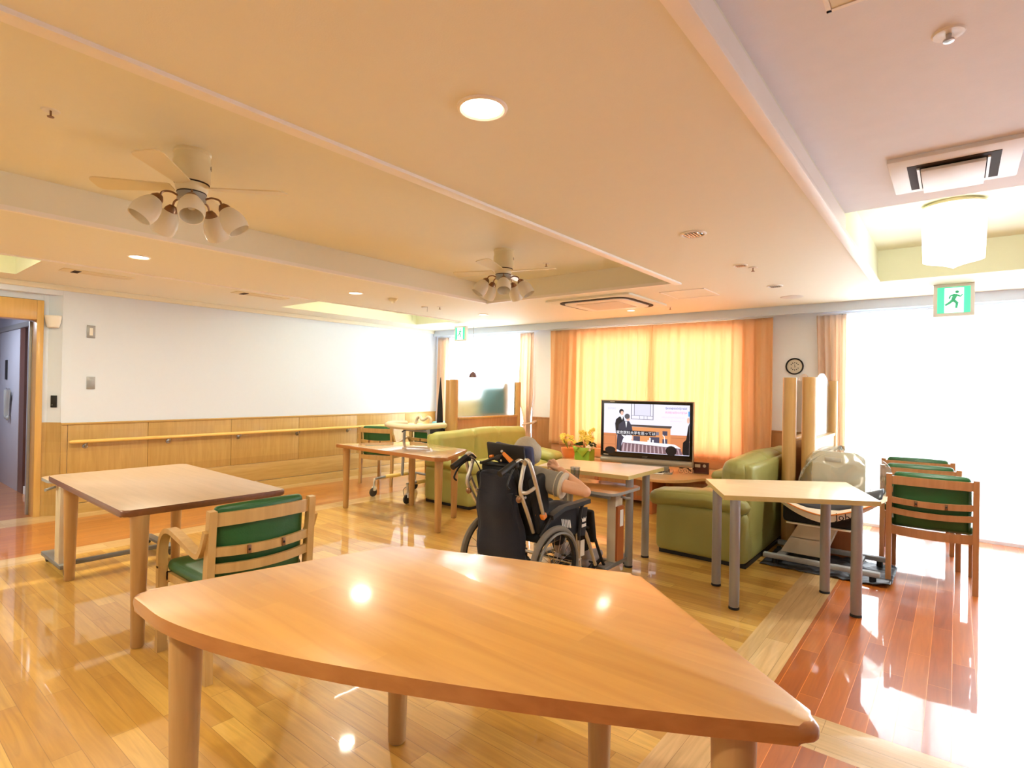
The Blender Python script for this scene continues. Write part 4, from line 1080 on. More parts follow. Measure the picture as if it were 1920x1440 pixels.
t = thing('flower_arrangement', 'small orange pot with pale yellow blossoms left of the green pot', 'flower pot', (-4.12, 6.42, .42))
m = MB(); m.lathe([(0, 0), (.07, 0), (.1, .09), (.105, .13), (.09, .13), (0, .11)], 28); m.build('pot', 'orange_pot', t)
m = MB(); fs = MB()
for k in range(9):
    a = rnd.random()*2*PI; e = V((math.cos(a)*.1, math.sin(a)*.04-.02, .2+.12*rnd.random())); m.tube([(0, 0, .1), e], .003, 5); petal_flower(fs, e, .032, a)
m.build('stem', 'stem', t); fs.build('blossoms', 'petal_yellow', t)
t = thing('photo_frame', 'dark wooden picture frame standing on the bench right of the television', 'picture frame', (-2.24, 6.24, .42), math.radians(8))
m = MB()
for a, b_ in (((-.09, 0, 0), (.09, .015, .014)), ((-.09, 0, .116), (.09, .015, .13)), ((-.09, 0, 0), (-.076, .015, .13)), ((.076, 0, 0), (.09, .015, .13))): m.b2(a, b_, bev=.002)
m.build('frame', 'dark_wood', t)
m = MB(); m.b2((-.076, .008, .014), (.076, .012, .116)); m.build('backing', 'shade_brown', t)
m = MB(); m.b2((-.065, .006, .07), (-.005, .009, .105)); m.lathe([(0, 0), (.018, .0)], 20, Matrix.Translation((.04, .006, .09)) @ RX); m.build('pictures', 'photo_pale', t)
t = thing('metal_ornament', 'small dark metal tricycle ornament before the picture frame', 'ornament', (-2.36, 6.13, .42), math.radians(10))
m = MB()
for x in (-.06, .0, .05):
    R = Matrix.Translation((x, 0, .03)) @ RX; m.lathe([(.024, -.004), (.03, -.004), (.03, .004), (.024, .004), (.024, -.004)], 20, R)
    for k in range(4): a = k*PI/4; m.tube([(x-.026*math.cos(a), 0, .03-.026*math.sin(a)), (x+.026*math.cos(a), 0, .03+.026*math.sin(a))], .002, 5)
m.build('wheels', 'steel', t)
m = MB(); m.tube(catmull([(-.11, 0, .085), (-.06, 0, .06), (0, 0, .07), (.05, 0, .03)], 4), .007, 8); m.tube([(0, 0, .07), (.03, 0, .10)], .005, 8); m.ell((.03, 0, .1), (.018, .01, .008)); m.build('body', 'black_gloss', t)
m = MB(); m.box((0, 0, .006), (.13, .18, .008), rot=(0, 0, .1), bev=.002)
tag(m.build('papers', 'paper', None, loc=(-2.60, 5.93, .42)), 'white papers lying on the bench right of the television stand', 'papers')
t = thing('remote_control', 'thin dark remote lying on the papers by the television', 'remote control', (-2.58, 5.92, .431), .5)
m = MB(); m.box((0, 0, .008), (.17, .04, .014), bev=.004); m.build('body', 'black', t)
m = MB()
for i in range(5):
    for j in range(2): m.box((-.06+i*.028, -.008+j*.016, .016), (.01, .006, .003))
m.build('buttons', 'grey_light', t)
m = MB(); m.tube(catmull([(-.12, 0, .006), (-.05, .03, .006), (0, -.01, .02), (.05, .03, .006), (.13, 0, .006)], 5), .004, 8)
tag(m.build('cable', 'white_plastic', None, loc=(-3.17, 5.96, .42)), 'loose white cable on the bench left of the television stand', 'cable')

# ------------------------------------------------------------------ walker and things in the far left corner
t = thing('walking_frame', 'wheeled walking frame with cream horseshoe arm pad before the far left chairs', 'walker', (-5.22, 4.63, 0))
m = MB()
U = [(-.36, .16, .87), (-.38, -.02, .872), (-.30, -.17, .87), (-.10, -.225, .865), (.12, -.215, .865), (.27, -.12, .87), (.33, .04, .878), (.32, .18, .88)]
m.tube(catmull(U, 6), .05, 14, flat=.7, up=(0, 0, 1)); m.build('arm_pad', 'cream_foam', t)
m = MB(); m.tube(catmull([(-.05, .05, .84), (-.04, .06, .94), (.03, .05, .98), (.08, .03, .945), (.13, .03, .945), (.20, .03, .98), (.25, .03, .95), (.22, .04, .88)], 6), .017, 12); m.build('hand_grip', 'cream_foam', t)
m = MB(); m.tube([(-.1, -.1, .835), (.2, .0, .835)], .02, 10); m.box((.02, -.04, .84), (.14, .1, .04), bev=.01); m.tube([(-.03, -.1, .83), (-.06, -.16, .79)], .008, 8); m.build('brake_block', 'black', t)
for s in (-1, 1):
    m = MB(); m.tube(catmull([(s*.28, -.36, .22), (s*.29, -.1, .23), (s*.30, .28, .22)], 4), .016, 12); m.tube([(s*.25, .02, .22), (s*.22, .02, .84)], .018, 12); m.build('side_frame', 'alu', t)
    m = MB(); m.tube([(s*.286, -.22, .226), (s*.293, .14, .228)], .023, 14); m.build('grip_sleeve', 'yellow_pad', t)
    for y in (-.37, .29):
        m = MB(); m.tube([(s*.3, y, .22), (s*.305, y+.0, .17), (s*.31, y-.005, .1)], .012, 10); m.box((s*.31, y, .095), (.05, .035, .05), bev=.006); fk = m.build('caster_fork', 'white_plastic', t)
        m = MB(); m.lathe([(0, -.012), (.03, -.012), (.05, -.011), (.055, 0), (.05, .011), (.03, .012), (0, .012)], 22, Matrix.Translation((s*.31, y-.01, .055)) @ Matrix.Rotation(PI/2, 4, 'Y')); m.build('wheel', 'rubber', fk)
m = MB(); m.tube([(-.3, .28, .22), (.3, .28, .22)], .016, 12); m.tube([(-.22, .02, .8), (.22, .02, .8)], .014, 10); m.build('cross_bar', 'alu', t)
m = MB(); m.tube(catmull([(-.3, -.36, .21), (-.27, -.40, .16), (-.29, -.40, .08)], 5), .004, 6); m.tube(catmull([(.3, -.36, .21), (.27, -.40, .16), (.29, -.40, .08)], 5), .004, 6); m.build('brake_cable', 'grey_plastic', t)
t = thing('rubbish_bin', 'dark upright bin with light blue lid behind the left sofa, by the partition post', 'bin', (-5.42, 5.30, 0))
m = MB(); m.prism(round_poly([(-.14, -.13), (.14, -.13), (.14, .13), (-.14, .13)], .03), 0, .80, bev=.01); m.build('bin_body', 'black', t)
m = MB(); m.cushion((.03, 0, .835), (.27, .25, .07), .03, rot=(0, .12, 0)); m.build('lid', 'sky_blue', t)
t = thing('folded_umbrella', 'tall narrow black tapered umbrella standing behind the partition post', 'umbrella', (-5.22, 5.05, 0))
m = MB(); m.lathe([(0, 0), (.012, .02), (.05, .1), (.046, .8), (.03, 1.15), (.008, 1.42), (.004, 1.47), (0, 1.472)], 18); m.build('canopy', 'black_fabric', t)

# ------------------------------------------------------------------ exercise machine under plastic
t = thing('exercise_machine', 'cream saddle-shaped riding exercise machine standing on grey runners at right', 'exercise machine', (-.80, 4.97, 0))
for y in (-.235, .235):
    m = MB(); m.b2((-.385, y-.025, .05), (.395, y+.025, .085), bev=.006); m.build('runner', 'grey_light', t)
    for x in (-.3, .35):
        m = MB(); m.lathe([(0, 0), (.022, 0), (.022, .05), (0, .05)], 16, Matrix.Translation((x, y, .0))); m.build('foot', 'black', t)
m = MB(); m.b2((-.30, -.21, .052), (-.24, .21, .08), bev=.004); m.b2((.2, -.21, .052), (.26, .21, .08), bev=.004); m.build('cross_bar', 'grey_plastic', t)
m = MB()
Pn = [(-.29, .08), (.0, .08), (.10, .20), (.10, .34), (-.16, .34)]
for a, b_ in ((.08, .21), (.205, .335)):
    k0, k1 = (a-.08)/.26, (b_-.08)/.26
    xl = lambda k: -.29+.14*k; xr = lambda k: .01+.10*k
    vs = [(xl(k0), -.10, a), (xr(k0), -.10, a), (xr(k0), .10, a), (xl(k0), .10, a), (xl(k1)+.0, -.10, b_), (xr(k1), -.10, b_), (xr(k1), .10, b_), (xl(k1), .10, b_)]
    bv = [m.bm.verts.new(v) for v in vs]
    for f in ((3, 2, 1, 0), (4, 5, 6, 7), (0, 1, 5, 4), (1, 2, 6, 5), (2, 3, 7, 6), (3, 0, 4, 7)): m.bm.faces.new([bv[i] for i in f])
m.build('neck_cover', 'beige_plastic', t)
m = MB(); m.b2((-.24, -.12, .335), (.22, .12, .345)); m.cushion((-.02, 0, .41), (.50, .31, .15), .03); m.build('motor_bellows', 'black_fabric', t)
m = MB(); m.b2((-.24, -.158, .322), (.20, .135, .335), bev=.004); m.build('motor_tray', 'shell_cream', t)
def sad(th, wid, drop):
    def f(u, v):
        x = -.38+.80*u; yy = (v-.5)*2
        zc = .53+.10*((x+.02)/.42)**2
        w_ = wid*(1-.45*abs(2*u-1)**2.5)
        return (x, yy*w_, zc+drop-.11*(abs(yy)**2.4)*(1-.5*abs(2*u-1)))
    return f
m = MB(); f1 = sad(0, .20, -.005); m.grid(f1, 32, 20); m.grid(lambda u, v: (f1(u, v)[0]*.97, f1(u, v)[1]*.97, f1(u, v)[2]-.035*math.sin(PI*max(0.02, min(.98, u)))-.01), 32, 20)
m.grid(lambda u, v: (f1(u, 0)[0]*(1-.03*v), f1(u, 0)[1]*(1-.03*v), f1(u, 0)[2]-v*(.035*math.sin(PI*max(.02, min(.98, u)))+.01)), 32, 3); m.grid(lambda u, v: (f1(u, 1)[0]*(1-.03*v), f1(u, 1)[1]*(1-.03*v), f1(u, 1)[2]-v*(.035*math.sin(PI*max(.02, min(.98, u)))+.01)), 32, 3)
m.build('saddle_shell', 'shell_cream', t)
m = MB(); f2 = sad(0, .165, .03); m.grid(lambda u, v: f2(.04+.92*u, v), 32, 20); o = m.build('saddle_pad', 'saddle_dark', t); md = o.modifiers.new('s', 'SOLIDIFY'); md.thickness = .03
m = MB()
for v in (0, 1): m.tube([V(f1(k/24, v))+V((0, 0, .012)) for k in range(2, 23)], .005, 8)
m.build('orange_piping', 'orange_plastic', t)
text_part('maker_mark', 'Joba', .075, 'black', t, Matrix.Translation((.17, -.198, .435)) @ Matrix.Rotation(PI/2, 4, 'X') @ Matrix.Rotation(math.radians(4), 4, 'Z'))
m = MB(); m.prism(round_poly([(-.17, .50), (.20, .50), (.20, .84), (.14, .88), (-.17, .88)], .03), .19, .22, bev=.006)
bmesh.ops.transform(m.bm, matrix=Matrix(((1, 0, 0, .05), (0, 0, 1, 0), (0, 1, 0, 0), (0, 0, 0, 1))), verts=m.bm.verts); hp = m.build('handle_panel', 'shell_cream', t)
m = MB(); m.b2((-.03, .183, .80), (.09, .192, .835), bev=.006); m.build('hand_slot', 'grille', hp)
# clear plastic bag over the handle panel
m = MB(); rnd = random.Random(9)
def bag(u, v):
    a = 2*PI*u; k = .30+.05*math.sin(a*3+v*4)+.02*math.sin(a*9+v*7)
    z = .92-.40*v; top = min(1, v*3.2)**.5
    return (.06+math.cos(a)*k*.9*top*(1+.1*v), .21+math.sin(a)*k*.42*top, z+.015*math.sin(a*7+v*11))
m.grid(bag, 72, 24)
for v_ in m.bm.verts:
    n_ = mnoise.noise_vector(v_.co*14)*.016; v_.co += n_
bg = m.build('plastic_bag', 'plastic_film', None, ang=25, loc=(-.78, 4.97, 0))
tag(bg, 'crumpled clear plastic bag draped over the machine handle panel', 'plastic bag')
# dark plastic sheet under the runners
m = MB(); rnd = random.Random(4)
m.grid(lambda u, v: (-.42+.86*u, -.30+.62*v, .004+.028*abs(mnoise.noise(V((u*9, v*7, 1))))+(.03*max(0, u-.8)*5 if v < .2 else 0)), 60, 40)
ob = m.build('ground_sheet', 'bag_dark', None, loc=(-.78, 4.97, 0)); md = ob.modifiers.new('s', 'SOLIDIFY'); md.thickness = .002
tag(ob, 'crumpled dark plastic sheet under the exercise machine runners', 'plastic sheet')

# ------------------------------------------------------------------ wheelchair (faces local +y)
WX, WY, WR = -2.2, 2.86, math.radians(-1)
t = thing('wheelchair', 'navy reclining wheelchair with silver frame, seen from behind in the middle of the room', 'wheelchair', (WX, WY, 0), WR)
wc = t
for s in (-1, 1):
    X = s*.28; RY = Matrix.Translation((X, 0, .255)) @ Matrix.Rotation(PI/2, 4, 'Y')
    m = MB(); m.lathe([(.222, -.014), (.236, -.017), (.25, -.011), (.255, 0), (.25, .011), (.236, .017), (.222, .014), (.222, -.014)], 56, RY); ty = m.build('tyre', 'tyre_grey', t)
    m = MB(); m.lathe([(.205, -.010), (.222, -.013), (.222, .013), (.205, .010), (.205, -.010)], 56, RY); m.build('rim', 'black', ty)
    m = MB(); m.lathe([(.0, -.03), (.022, -.03), (.026, -.012), (.016, 0), (.026, .012), (.022, .03), (0, .03)], 20, RY); m.build('hub', 'steel', ty)
    m = MB()
    for k in range(20):
        a = k*2*PI/20; b_ = a+.5*(1 if k % 2 else -1); o_ = .018*(1 if k % 2 else -1)
        m.tube([RY @ V((.022*math.cos(b_), .022*math.sin(b_), o_)), RY @ V((.208*math.cos(a), .208*math.sin(a), 0))], .0016, 5, cap=False)
    m.build('spokes', 'steel', ty)
    m = MB(); R2 = Matrix.Translation((X+s*.03, 0, .255)) @ Matrix.Rotation(PI/2, 4, 'Y')
    P = [R2 @ V((.212*math.cos(2*PI*k/48), .212*math.sin(2*PI*k/48), 0)) for k in range(49)]; m.tube(P, .008, 8, cap=False)
    m.build('hand_rim', 'black' if s < 0 else 'grey_plastic', ty)
    # reclining back frame: bent silver tube, brace and side strut
    m = MB()
    m.tube(catmull([(s*.205, -.225, .895), (s*.232, -.238, .932), (s*.262, -.238, .905), (s*.272, -.20, .80), (s*.262, -.135, .67), (s*.250, -.08, .575)], 6), .0125, 12)
    m.tube(catmull([(s*.207, -.228, .90), (s*.210, -.252, .83), (s*.216, -.268, .745), (s*.203, -.18, .60), (s*.187, -.10, .473)], 6), .0125, 12)
    m.tube(catmull([(s*.216, -.266, .745), (s*.245, -.245, .742), (s*.268, -.185, .772)], 5), .0115, 12)
    m.build('back_tube', 'champagne', t)
    # push handle with brake lever
    m = MB(); m.tube(catmull([(s*.205, -.215, .905), (s*.20, -.26, .93), (s*.195, -.31, .915)], 5), .012, 12); h_ = m.build('handle_tube', 'steel', t)
    m = MB(); m.tube([(s*.195, -.305, .918), (s*.19, -.43, .865)], [.018, .019], 16); gr = m.build('hand_grip', 'black', h_)
    m = MB(); m.tube(catmull([(s*.195, -.30, .895), (s*.21, -.35, .86), (s*.215, -.39, .80), (s*.215, -.37, .775)], 5), .006, 8); m.box((s*.195, -.295, .905), (.035, .035, .03), bev=.006); m.build('brake_lever', 'black', h_)
    m = MB(); m.tube(catmull([(s*.195, -.29, .91), (s*.17, -.26, .90), (s*.16, -.22, .84), (s*.17, -.18, .76)], 6), .004, 6); m.build('brake_cable', 'black', h_)
    m = MB(); m.lathe([(0, .0), (.018, .0), (.02, .012), (.012, .02), (0, .022)], 14, Matrix.Translation((s*.205, -.262, .70)) @ Matrix.Rotation(PI/2, 4, 'X')); m.build('adjuster_knob', 'bronze', t)
    m = MB(); m.box((s*.250, -.085, .58), (.03, .04, .035), rot=(.5, 0, 0), bev=.006); m.tube([(s*.245, -.09, .585), (s*.215, -.12, .59)], .008, 8); m.build('release_tab', 'orange_plastic', t)
    # arms and side guards
    m = MB(); m.bar([(s*.262, -.03, .565), (s*.262, .10, .60), (s*.262, .40, .605)], .05, .028); m.build('arm_pad', 'black', t)
    m = MB(); m.tube(catmull([(s*.262, .36, .60), (s*.262, .32, .56), (s*.262, .30, .44), (s*.262, .30, .36)], 5), .011, 10); m.tube([(s*.262, -.02, .56), (s*.25, -.11, .46)], .011, 10); m.build('arm_tube', 'black', t)
    m = MB(); P = [(-.10, .40), (-.08, .53), (.05, .575), (.30, .585), (.30, .40)]
    m.prism(round_poly(P, .03), -.004, .004); bmesh.ops.transform(m.bm, matrix=Matrix(((0, 0, 1, s*.245), (1, 0, 0, 0), (0, 1, 0, 0), (0, 0, 0, 1))), verts=m.bm.verts); sg = m.build('side_guard', 'black_fabric', t)
    m = MB()
    for k in range(6): m.box((s*.2505, .12+k*.018, .50-k*.004), (.002, .009, .055), rot=(.25, 0, 0))
    if s > 0: m.build('guard_stripes', 'white_plastic', sg)
    else: m.bm.free()
    m = MB(); m.tube(catmull([(s*.235, -.12, .40), (s*.235, .30, .41), (s*.235, .40, .40), (s*.235, .46, .32), (s*.235, .56, .13)], 5), .0125, 12); m.tube([(s*.235, -.14, .42), (s*.235, -.12, .16), (s*.235, .05, .15), (s*.235, .36, .22)], .012, 12); m.tube([(s*.235, .32, .40), (s*.235, .36, .16)], .012, 12); m.build('side_frame', 'champagne', t)
    m = MB(); m.tube([(s*.225, .36, .20), (s*.225, .36, .12)], .011, 10); m.box((s*.225, .36, .10), (.045, .03, .07), bev=.006); fk = m.build('caster_fork', 'black', t)
    m = MB(); m.lathe([(0, -.014), (.04, -.014), (.068, -.012), (.075, 0), (.068, .012), (.04, .014), (0, .014)], 28, Matrix.Translation((s*.225, .34, .075)) @ Matrix.Rotation(PI/2, 4, 'Y')); m.build('caster_wheel', 'rubber', fk)
    # raised leg rest with calf pad
    m = MB(); m.tube([(s*.19, .42, .42), (s*.20, .56, .38), (s*.205, .70, .12), (s*.20, .74, .08)], .011, 10); lr = m.build('leg_rest', 'black', t)
    m = MB(); m.cushion((s*.195, .54, .40), (.085, .045, .235), .02, rot=(math.radians(10), 0, 0)); m.build('calf_pad', 'black_fabric', lr)
    m = MB(); m.box((s*.10, .68, .085), (.16, .17, .014), rot=(math.radians(22), 0, 0), bev=.005); m.tube([(s*.155, .64, .10), (s*.155, .60, .06)], .01, 8); m.build('footplate', 'black', lr)
m = MB(); m.tube([(-.26, 0, .255), (.26, 0, .255)], .012, 10); m.tube([(-.235, .3, .2), (.235, .3, .2)], .011, 10); m.tube([(-.2, -.2, .70), (.2, -.2, .70)], .01, 10); m.build('cross_bar', 'steel', t)
m = MB(); m.cushion((0, .14, .43), (.42, .44, .07), .03, puff=.01); m.build('seat_cushion', 'black_fabric', t)
m = MB(); m.cushion((0, -.10, .66), (.37, .07, .46), .03, rot=(math.radians(15), 0, 0), puff=.01, warp=lambda q: (q.x, q.y-.02*math.cos(q.x*8), q.z)); m.cushion((.215, -.07, .65), (.05, .14, .36), .024, rot=(math.radians(15), 0, 0)); m.cushion((-.215, -.07, .65), (.05, .14, .36), .024, rot=(math.radians(15), 0, 0)); m.build('backrest', 'black_fabric', t)
m = MB()
m.cushion((-.02, -.185, .55), (.31, .05, .56), .022, rot=(math.radians(8), 0, 0), puff=.022, n=10, warp=lambda q: (q.x*(1.02-.22*(q.z/.28)), q.y-.012*math.sin(q.z*22)-.006*math.sin(q.x*25), q.z)); bp_ = m.build('back_pouch', 'navy_fabric', t)
m = MB(); m.cushion((-.01, -.222, .665), (.275, .018, .13), .008, rot=(math.radians(8), 0, 0), warp=lambda q: (q.x, q.y, q.z-.02*math.cos(q.x*8))); m.ell((-.08, -.236, .63), (.007, .004, .007), seg=10); m.build('pouch_flap', 'navy_fabric', bp_)
m = MB(); m.box((.02, -.175, .95), (.30, .02, .115), rot=(math.radians(12), math.radians(2), 0), bev=.008); hb = m.build('headrest', 'black', t)
m = MB(); m.cushion((.035, -.135, .935), (.30, .05, .135), .024, rot=(math.radians(12), math.radians(2), 0), warp=lambda q: (q.x, q.y+1.2*q.x*q.x, q.z)); m.build('headrest_pad', 'navy_pad', hb)
m = MB(); m.box((.10, -.188, .975), (.028, .002, .028), rot=(math.radians(12), 0, 0)); m.build('headrest_label', 'grey_light', hb)
m = MB(); m.tube([(-.14, -.215, .88), (.02, -.225, .935), (.04, -.215, .95)], .009, 10); m.box((.0, -.22, .925), (.05, .03, .03), rot=(0, -.4, 0), bev=.006); m.tube([(-.17, -.2, .875), (.17, -.2, .875)], .010, 10); m.build('headrest_bracket', 'black', t)
m = MB(); m.tube([(.045, -.23, .955), (.125, -.235, .905)], [.012, .017], 10, flat=.6); m.build('release_lever', 'orange_plastic', t)
m = MB(); m.tube([(-.07, -.222, .925), (-.045, -.222, .93)], .009, 10); m.build('release_lever', 'orange_plastic', t)
m = MB(); m.ell((.035, -.232, .965), (.011, .008, .011), seg=12); m.ell((.03, -.232, .91), (.009, .006, .009), seg=12); m.build('bolt', 'steel', t)
m = MB(); m.cushion((.262, .34, .475), (.014, .085, .19), .006, rot=(math.radians(-8), 0, 0)); fp = m.build('knee_guard', 'black_fabric', t)
m = MB(); m.prism([(-.02, 0), (-.028, .03), (-.012, .015), (0, .03), (.012, .015), (.028, .03), (.02, 0)], 0, .002); m.prism([(-.026, -.035), (.026, -.035), (.026, -.015), (-.026, -.015)], 0, .002)
bmesh.ops.transform(m.bm, matrix=Matrix(((0, 0, 1, .2695), (1, 0, 0, .345), (0, 1, 0, .475), (0, 0, 0, 1))), verts=m.bm.verts); m.build('white_crest', 'white_plastic', fp)
m = MB(); m.b2((.249, .335, .24), (.253, .385, .345)); m.build('frame_label', 'photo_pale', t)
m = MB(); m.tube([(-.2, .62, .12), (.2, .62, .12)], .008, 8); m.box((.2, .59, .055), (.03, .05, .05), bev=.008); m.build('footrest_bar', 'black', t)
m = MB(); m.lathe([(0, .0), (.022, .0), (.024, -.04), (.02, -.06), (0, -.06)], 14, Matrix.Translation((.24, -.12, .20)) @ Matrix.Rotation(PI/2, 4, 'X')); m.tube([(.235, -.1, .2), (.235, -.17, .1), (.235, -.2, .06)], .008, 8); m.tube([(-.235, -.1, .2), (-.235, -.17, .1), (-.235, -.2, .06)], .008, 8); m.build('tip_lever', 'black', t)

# ------------------------------------------------------------------ person sitting in it
t = thing('person', 'grey-haired person in a grey short-sleeved shirt seated in the wheelchair, right hand at chin', 'person', (WX, WY, 0), WR)
sh_l, sh_r = V((-.165, .0, .775)), V((.165, .0, .785))
el_r = V((.455, .06, .735)); wr_r = V((.205, .150, .835))
b = MB()
b.tube([(0, .03, .48), (0, .0, .58), (0, -.015, .68), (0, .0, .77), (0, .02, .82)], [.13, .135, .145, .13, .06], 24, flat=.72, up=(0, 1, 0))
b.tube([sh_l, (0, .0, .79), sh_r], [.062, .07, .062], 16)
b.tube([(0, .02, .80), (.0, .05, .87)], [.05, .048], 16)
b.ell((.0, .07, .925), (.07, .088, .095)); b.ell((.0, .125, .885), (.045, .04, .04))            # skull, jaw
b.ell((0, .160, .918), (.011, .020, .024)); b.ell((0, .168, .905), (.014, .014, .010)); b.ell((-.072, .07, .91), (.01, .018, .028)); b.ell((.072, .07, .91), (.01, .018, .028))
b.ell((0, .15, .88), (.02, .01, .006)); b.ell((-.028, .148, .93), (.013, .01, .008)); b.ell((.028, .148, .93), (.013, .01, .008))
b.tube([sh_r, sh_r.lerp(el_r, .55), el_r], [.05, .041, .033], 16); b.ell(el_r, (.034, .034, .034))
b.tube([el_r, el_r.lerp(wr_r, .3), wr_r], [.033, .034, .021], 16)
el_l = V((-.27, .10, .60)); wr_l = V((-.20, .32, .60))
b.tube([sh_l, sh_l.lerp(el_l, .5), el_l], [.05, .042, .035], 16); b.ell(el_l, (.036, .036, .036)); b.tube([el_l, el_l.lerp(wr_l, .4), wr_l], [.036, .034, .024], 16)
# right hand: palm and curled fingers towards the chin
pd = (V((.10, .165, .85))-wr_r).normalized(); pc = wr_r+pd*.045
b.tube([wr_r, wr_r+pd*.02, wr_r+pd*.07], [.022, .026, .028], 14, flat=.6, up=(0, .3, 1))
for k in range(4):
    o_ = V((0, .008, -.028+.0185*k)); L_ = (.060, .074, .078, .068)[k]
    a0 = wr_r+pd*.066+o_; a1 = a0+pd*L_*.5+V((0, .006, .004)); a2 = a1+(pd*.8+V((.0, .35, -.35))).normalized()*L_*.36; a3 = a2+(pd*.4+V((.0, .4, -.8))).normalized()*L_*.28
    b.tube([a0-pd*.02, a0, a1, a2, a3], [.0078, .0078, .0074, .0068, .0055], 10)
b.tube([wr_r+pd*.02+V((0, 0, .015)), wr_r+pd*.045+V((0, .005, .038)), wr_r+pd*.07+V((0, .015, .042)), wr_r+pd*.088+V((0, .02, .036))], [.012, .010, .009, .007], 10)
# left hand resting on the lap
ld = V((.25, .95, -.12)).normalized()
b.tube([wr_l, wr_l+ld*.07], [.024, .03], 14, flat=.6, up=(0, 0, 1))
for k in range(4):
    o_ = V((-.028+.0185*k, 0, 0)); L_ = (.055, .065, .07, .06)[k]; a0 = wr_l+ld*.065+o_
    b.tube([a0-ld*.02, a0, a0+ld*L_*.5+V((0, 0, -.002)), a0+ld*L_*.9+V((0, 0, -.022))], [.0078, .0078, .007, .0056], 10)
b.tube([wr_l+ld*.02, wr_l+ld*.04+V((.035, 0, 0)), wr_l+ld*.075+V((.045, 0, -.008))], [.012, .010, .008], 10)
for s in (-1, 1):
    b.tube([(s*.085, .06, .515), (s*.095, .28, .52), (s*.10, .45, .50)], [.08, .068, .055], 18); b.ell((s*.10, .46, .495), (.052, .052, .055))
    b.tube([(s*.10, .465, .49), (s*.105, .55, .32), (s*.11, .635, .155)], [.05, .044, .032], 16)
    b.tube([(s*.11, .63, .145), (s*.115, .68, .125), (s*.12, .77, .12)], [.034, .036, .026], 14, flat=.9)
body = voxel(b, 'body', 'skin', t, .0038, 4)
for s in (-1, 1):
    m = MB(); m.ell((s*.027, .1485, .932), (.011, .008, .0055), seg=14); ey = m.build('eye', 'white_plastic', t)
    m = MB(); m.ell((s*.027, .1555, .932), (.0048, .003, .0048), seg=12); m.build('iris', 'dark_wood', ey)
    m = MB(); m.tube([(s*.014, .157, .948), (s*.028, .155, .952), (s*.042, .143, .947)], [.002, .0028, .0015], 8); m.build('eyebrow', 'hair', t)
m = MB(); m.ell((0, .163, .880), (.020, .006, .0035), seg=14); m.ell((0, .161, .875), (.015, .006, .0035), seg=14); m.build('lips', 'lip', t)
m = MB()
m.tube([(0, .03, .47), (0, .0, .58), (0, -.018, .68), (0, -.005, .76), (0, .015, .825)], [.148, .152, .160, .148, .07], 24, flat=.74, up=(0, 1, 0)); m.tube([sh_l, (0, .0, .795), sh_r], [.074, .082, .074], 16)
sr = sh_r.lerp(el_r, .50); sl = sh_l.lerp(el_l, .66)
m.tube([sh_r, sh_r.lerp(el_r, .3), sr], [.072, .074, .080], 18); m.tube([sh_l, sh_l.lerp(el_l, .3), sl], [.072, .07, .072], 18)
m.cushion((0, .12, .53), (.30, .22, .10), .045)
for v_ in m.bm.verts: v_.co += mnoise.noise_vector(v_.co*16)*.006
shirt = voxel(m, 'shirt', 'shirt', t, .008, 3)
m = MB(); dr = (el_r-sh_r).normalized(); m.tube([sr-dr*.002, sr+dr*.010], [.081, .082], 26); m.tube([sr-dr*.030, sr-dr*.026], [.0815, .082], 26); m.build('sleeve_trim', 'sleeve_trim', shirt)
dl_ = (el_l-sh_l).normalized(); m = MB(); m.tube([sl-dl_*.006, sl+dl_*.014], [.074, .075], 22); m.build('sleeve_trim', 'sleeve_trim', shirt)
m = MB(); m.lathe([(.052, -.012), (.06, 0), (.054, .022), (.046, .02)], 24, Matrix.Translation((0, .025, .83)) @ Matrix.Rotation(-.3, 4, 'X')); m.build('collar', 'shirt', shirt)
m = MB()
for s in (-1, 1):
    m.tube([(s*.08, .04, .515), (s*.095, .28, .525), (s*.10, .45, .505), (s*.102, .485, .47), (s*.106, .55, .33), (s*.11, .61, .215)], [.09, .078, .064, .062, .056, .05], 20)
m.tube([(-.06, .05, .5), (.06, .05, .5)], .085, 16)
voxel(m, 'trousers', 'trouser', t, .008, 4)
for s in (-1, 1):
    m = MB(); m.tube([(s*.108, .60, .23), (s*.11, .635, .15), (s*.112, .66, .13)], [.042, .040, .042], 16); m.build('sock', 'sock', t)
    m = MB(); m.cushion((s*.118, .70, .125), (.085, .22, .07), .034, rot=(math.radians(14), 0, 0), warp=lambda q: (q.x*(1.0+.2*math.sin(q.y*9)), q.y, q.z*(1-.9*max(0, q.y)) )); m.build('slipper', 'sock', t)
m = MB()
m.ell((.0, .055, .94), (.081, .096, .100), seg=28); m.ell((0, .01, .905), (.070, .060, .075), seg=20)
m.ell((-.055, .075, .93), (.035, .07, .07), seg=16); m.ell((.055, .075, .93), (.035, .07, .07), seg=16)
hr_ = voxel(m, 'hair', 'hair', t, .006, 4)
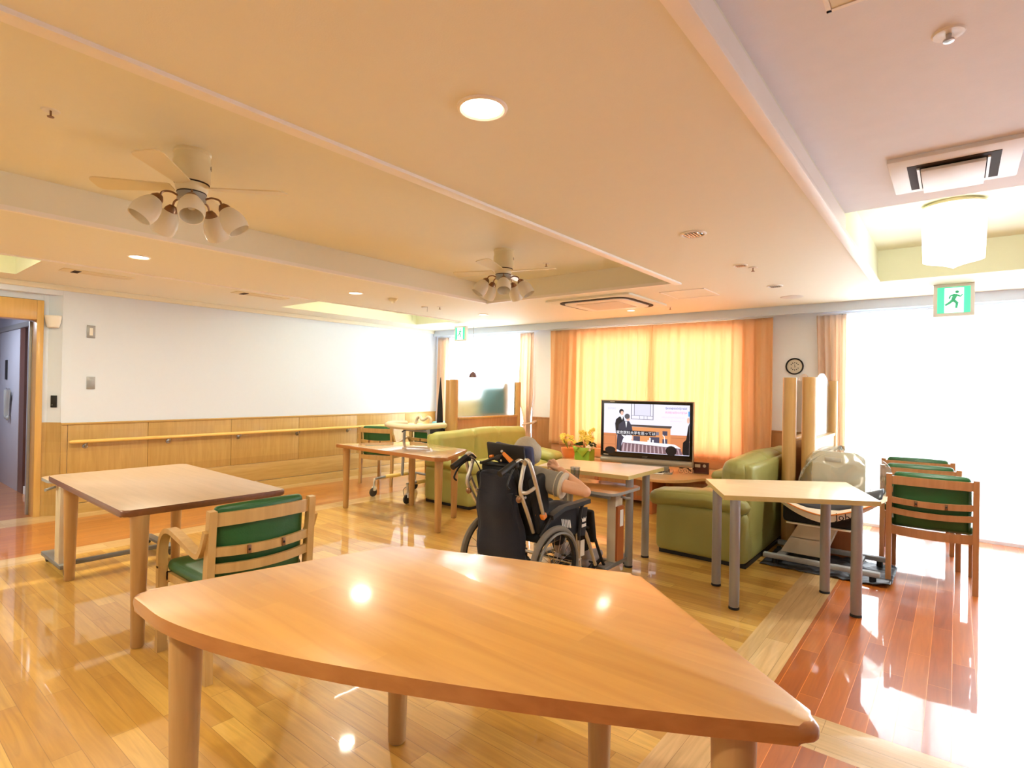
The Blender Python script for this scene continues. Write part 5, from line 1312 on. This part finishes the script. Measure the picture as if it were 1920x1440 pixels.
for v_ in hr_.data.vertices:
    c = v_.co; a = math.atan2(c.x, c.y-.05); v_.co += V((c.x, c.y-.05, 0)).normalized()*(.0025*math.sin(a*46+mnoise.noise(c*30)*3))
    if c.y > .105 and c.z < .965: v_.co.y = .105+(c.y-.105)*.1
# tumbler on the overbed table
t = thing('drinking_glass', 'clear tumbler of water standing on the overbed table by the elbow', 'drinking glass', (-2.31, 3.70, .612))
m = MB(); m.lathe([(0, .0), (.024, .0), (.027, .004), (.038, .135), (.0365, .135), (.026, .008), (0, .008)], 32); m.build('tumbler', 'tumbler_glass', t)
m = MB(); m.lathe([(0, .009), (.025, .009), (.0295, .05), (0, .05)], 28); m.build('water', 'glass', t)

# ------------------------------------------------------------------ light
w = bpy.data.worlds.new('world'); scene.world = w; w.use_nodes = True
wb_ = w.node_tree.nodes['Background']; wb_.inputs['Color'].default_value = (.88, .96, 1.03, 1); wb_.inputs['Strength'].default_value = 12.5
def portal(x0, x1, z0, z1):
    l = bpy.data.lights.new('window_portal', 'AREA'); l.shape = 'RECTANGLE'; l.size = x1-x0; l.size_y = z1-z0
    o = bpy.data.objects.new('window_portal', l); COL.objects.link(o); o.location = ((x0+x1)/2, YB+.16, (z0+z1)/2); o.rotation_euler = (math.radians(-90), 0, 0)
    l.cycles.is_portal = True
portal(-6.86, -4.98, .05, 2.2); portal(-4.2, -1.95, .6, 2.12); portal(-.98, 2.6, .03, 2.2)
lamp('corridor_fill', (-8.9, .6, 2.25), 26, .5, (.82, .88, 1))  # added area light in place of daylight from an unseen corridor window
scene.cycles.use_denoising = True
try: scene.cycles.denoiser = 'OPENIMAGEDENOISE'
except Exception: pass
scene.cycles.use_adaptive_sampling = True; scene.cycles.adaptive_threshold = .02; scene.cycles.max_bounces = 9; scene.cycles.diffuse_bounces = 5; scene.cycles.glossy_bounces = 4; scene.cycles.transparent_max_bounces = 12; scene.cycles.transmission_bounces = 6
scene.cycles.sample_clamp_indirect = 6
scene.view_settings.view_transform = 'Standard'; scene.view_settings.look = 'None'
scene.view_settings.exposure = 0.35; scene.view_settings.gamma = 1.0
try: scene.view_settings.use_curve_mapping = False
except Exception: pass
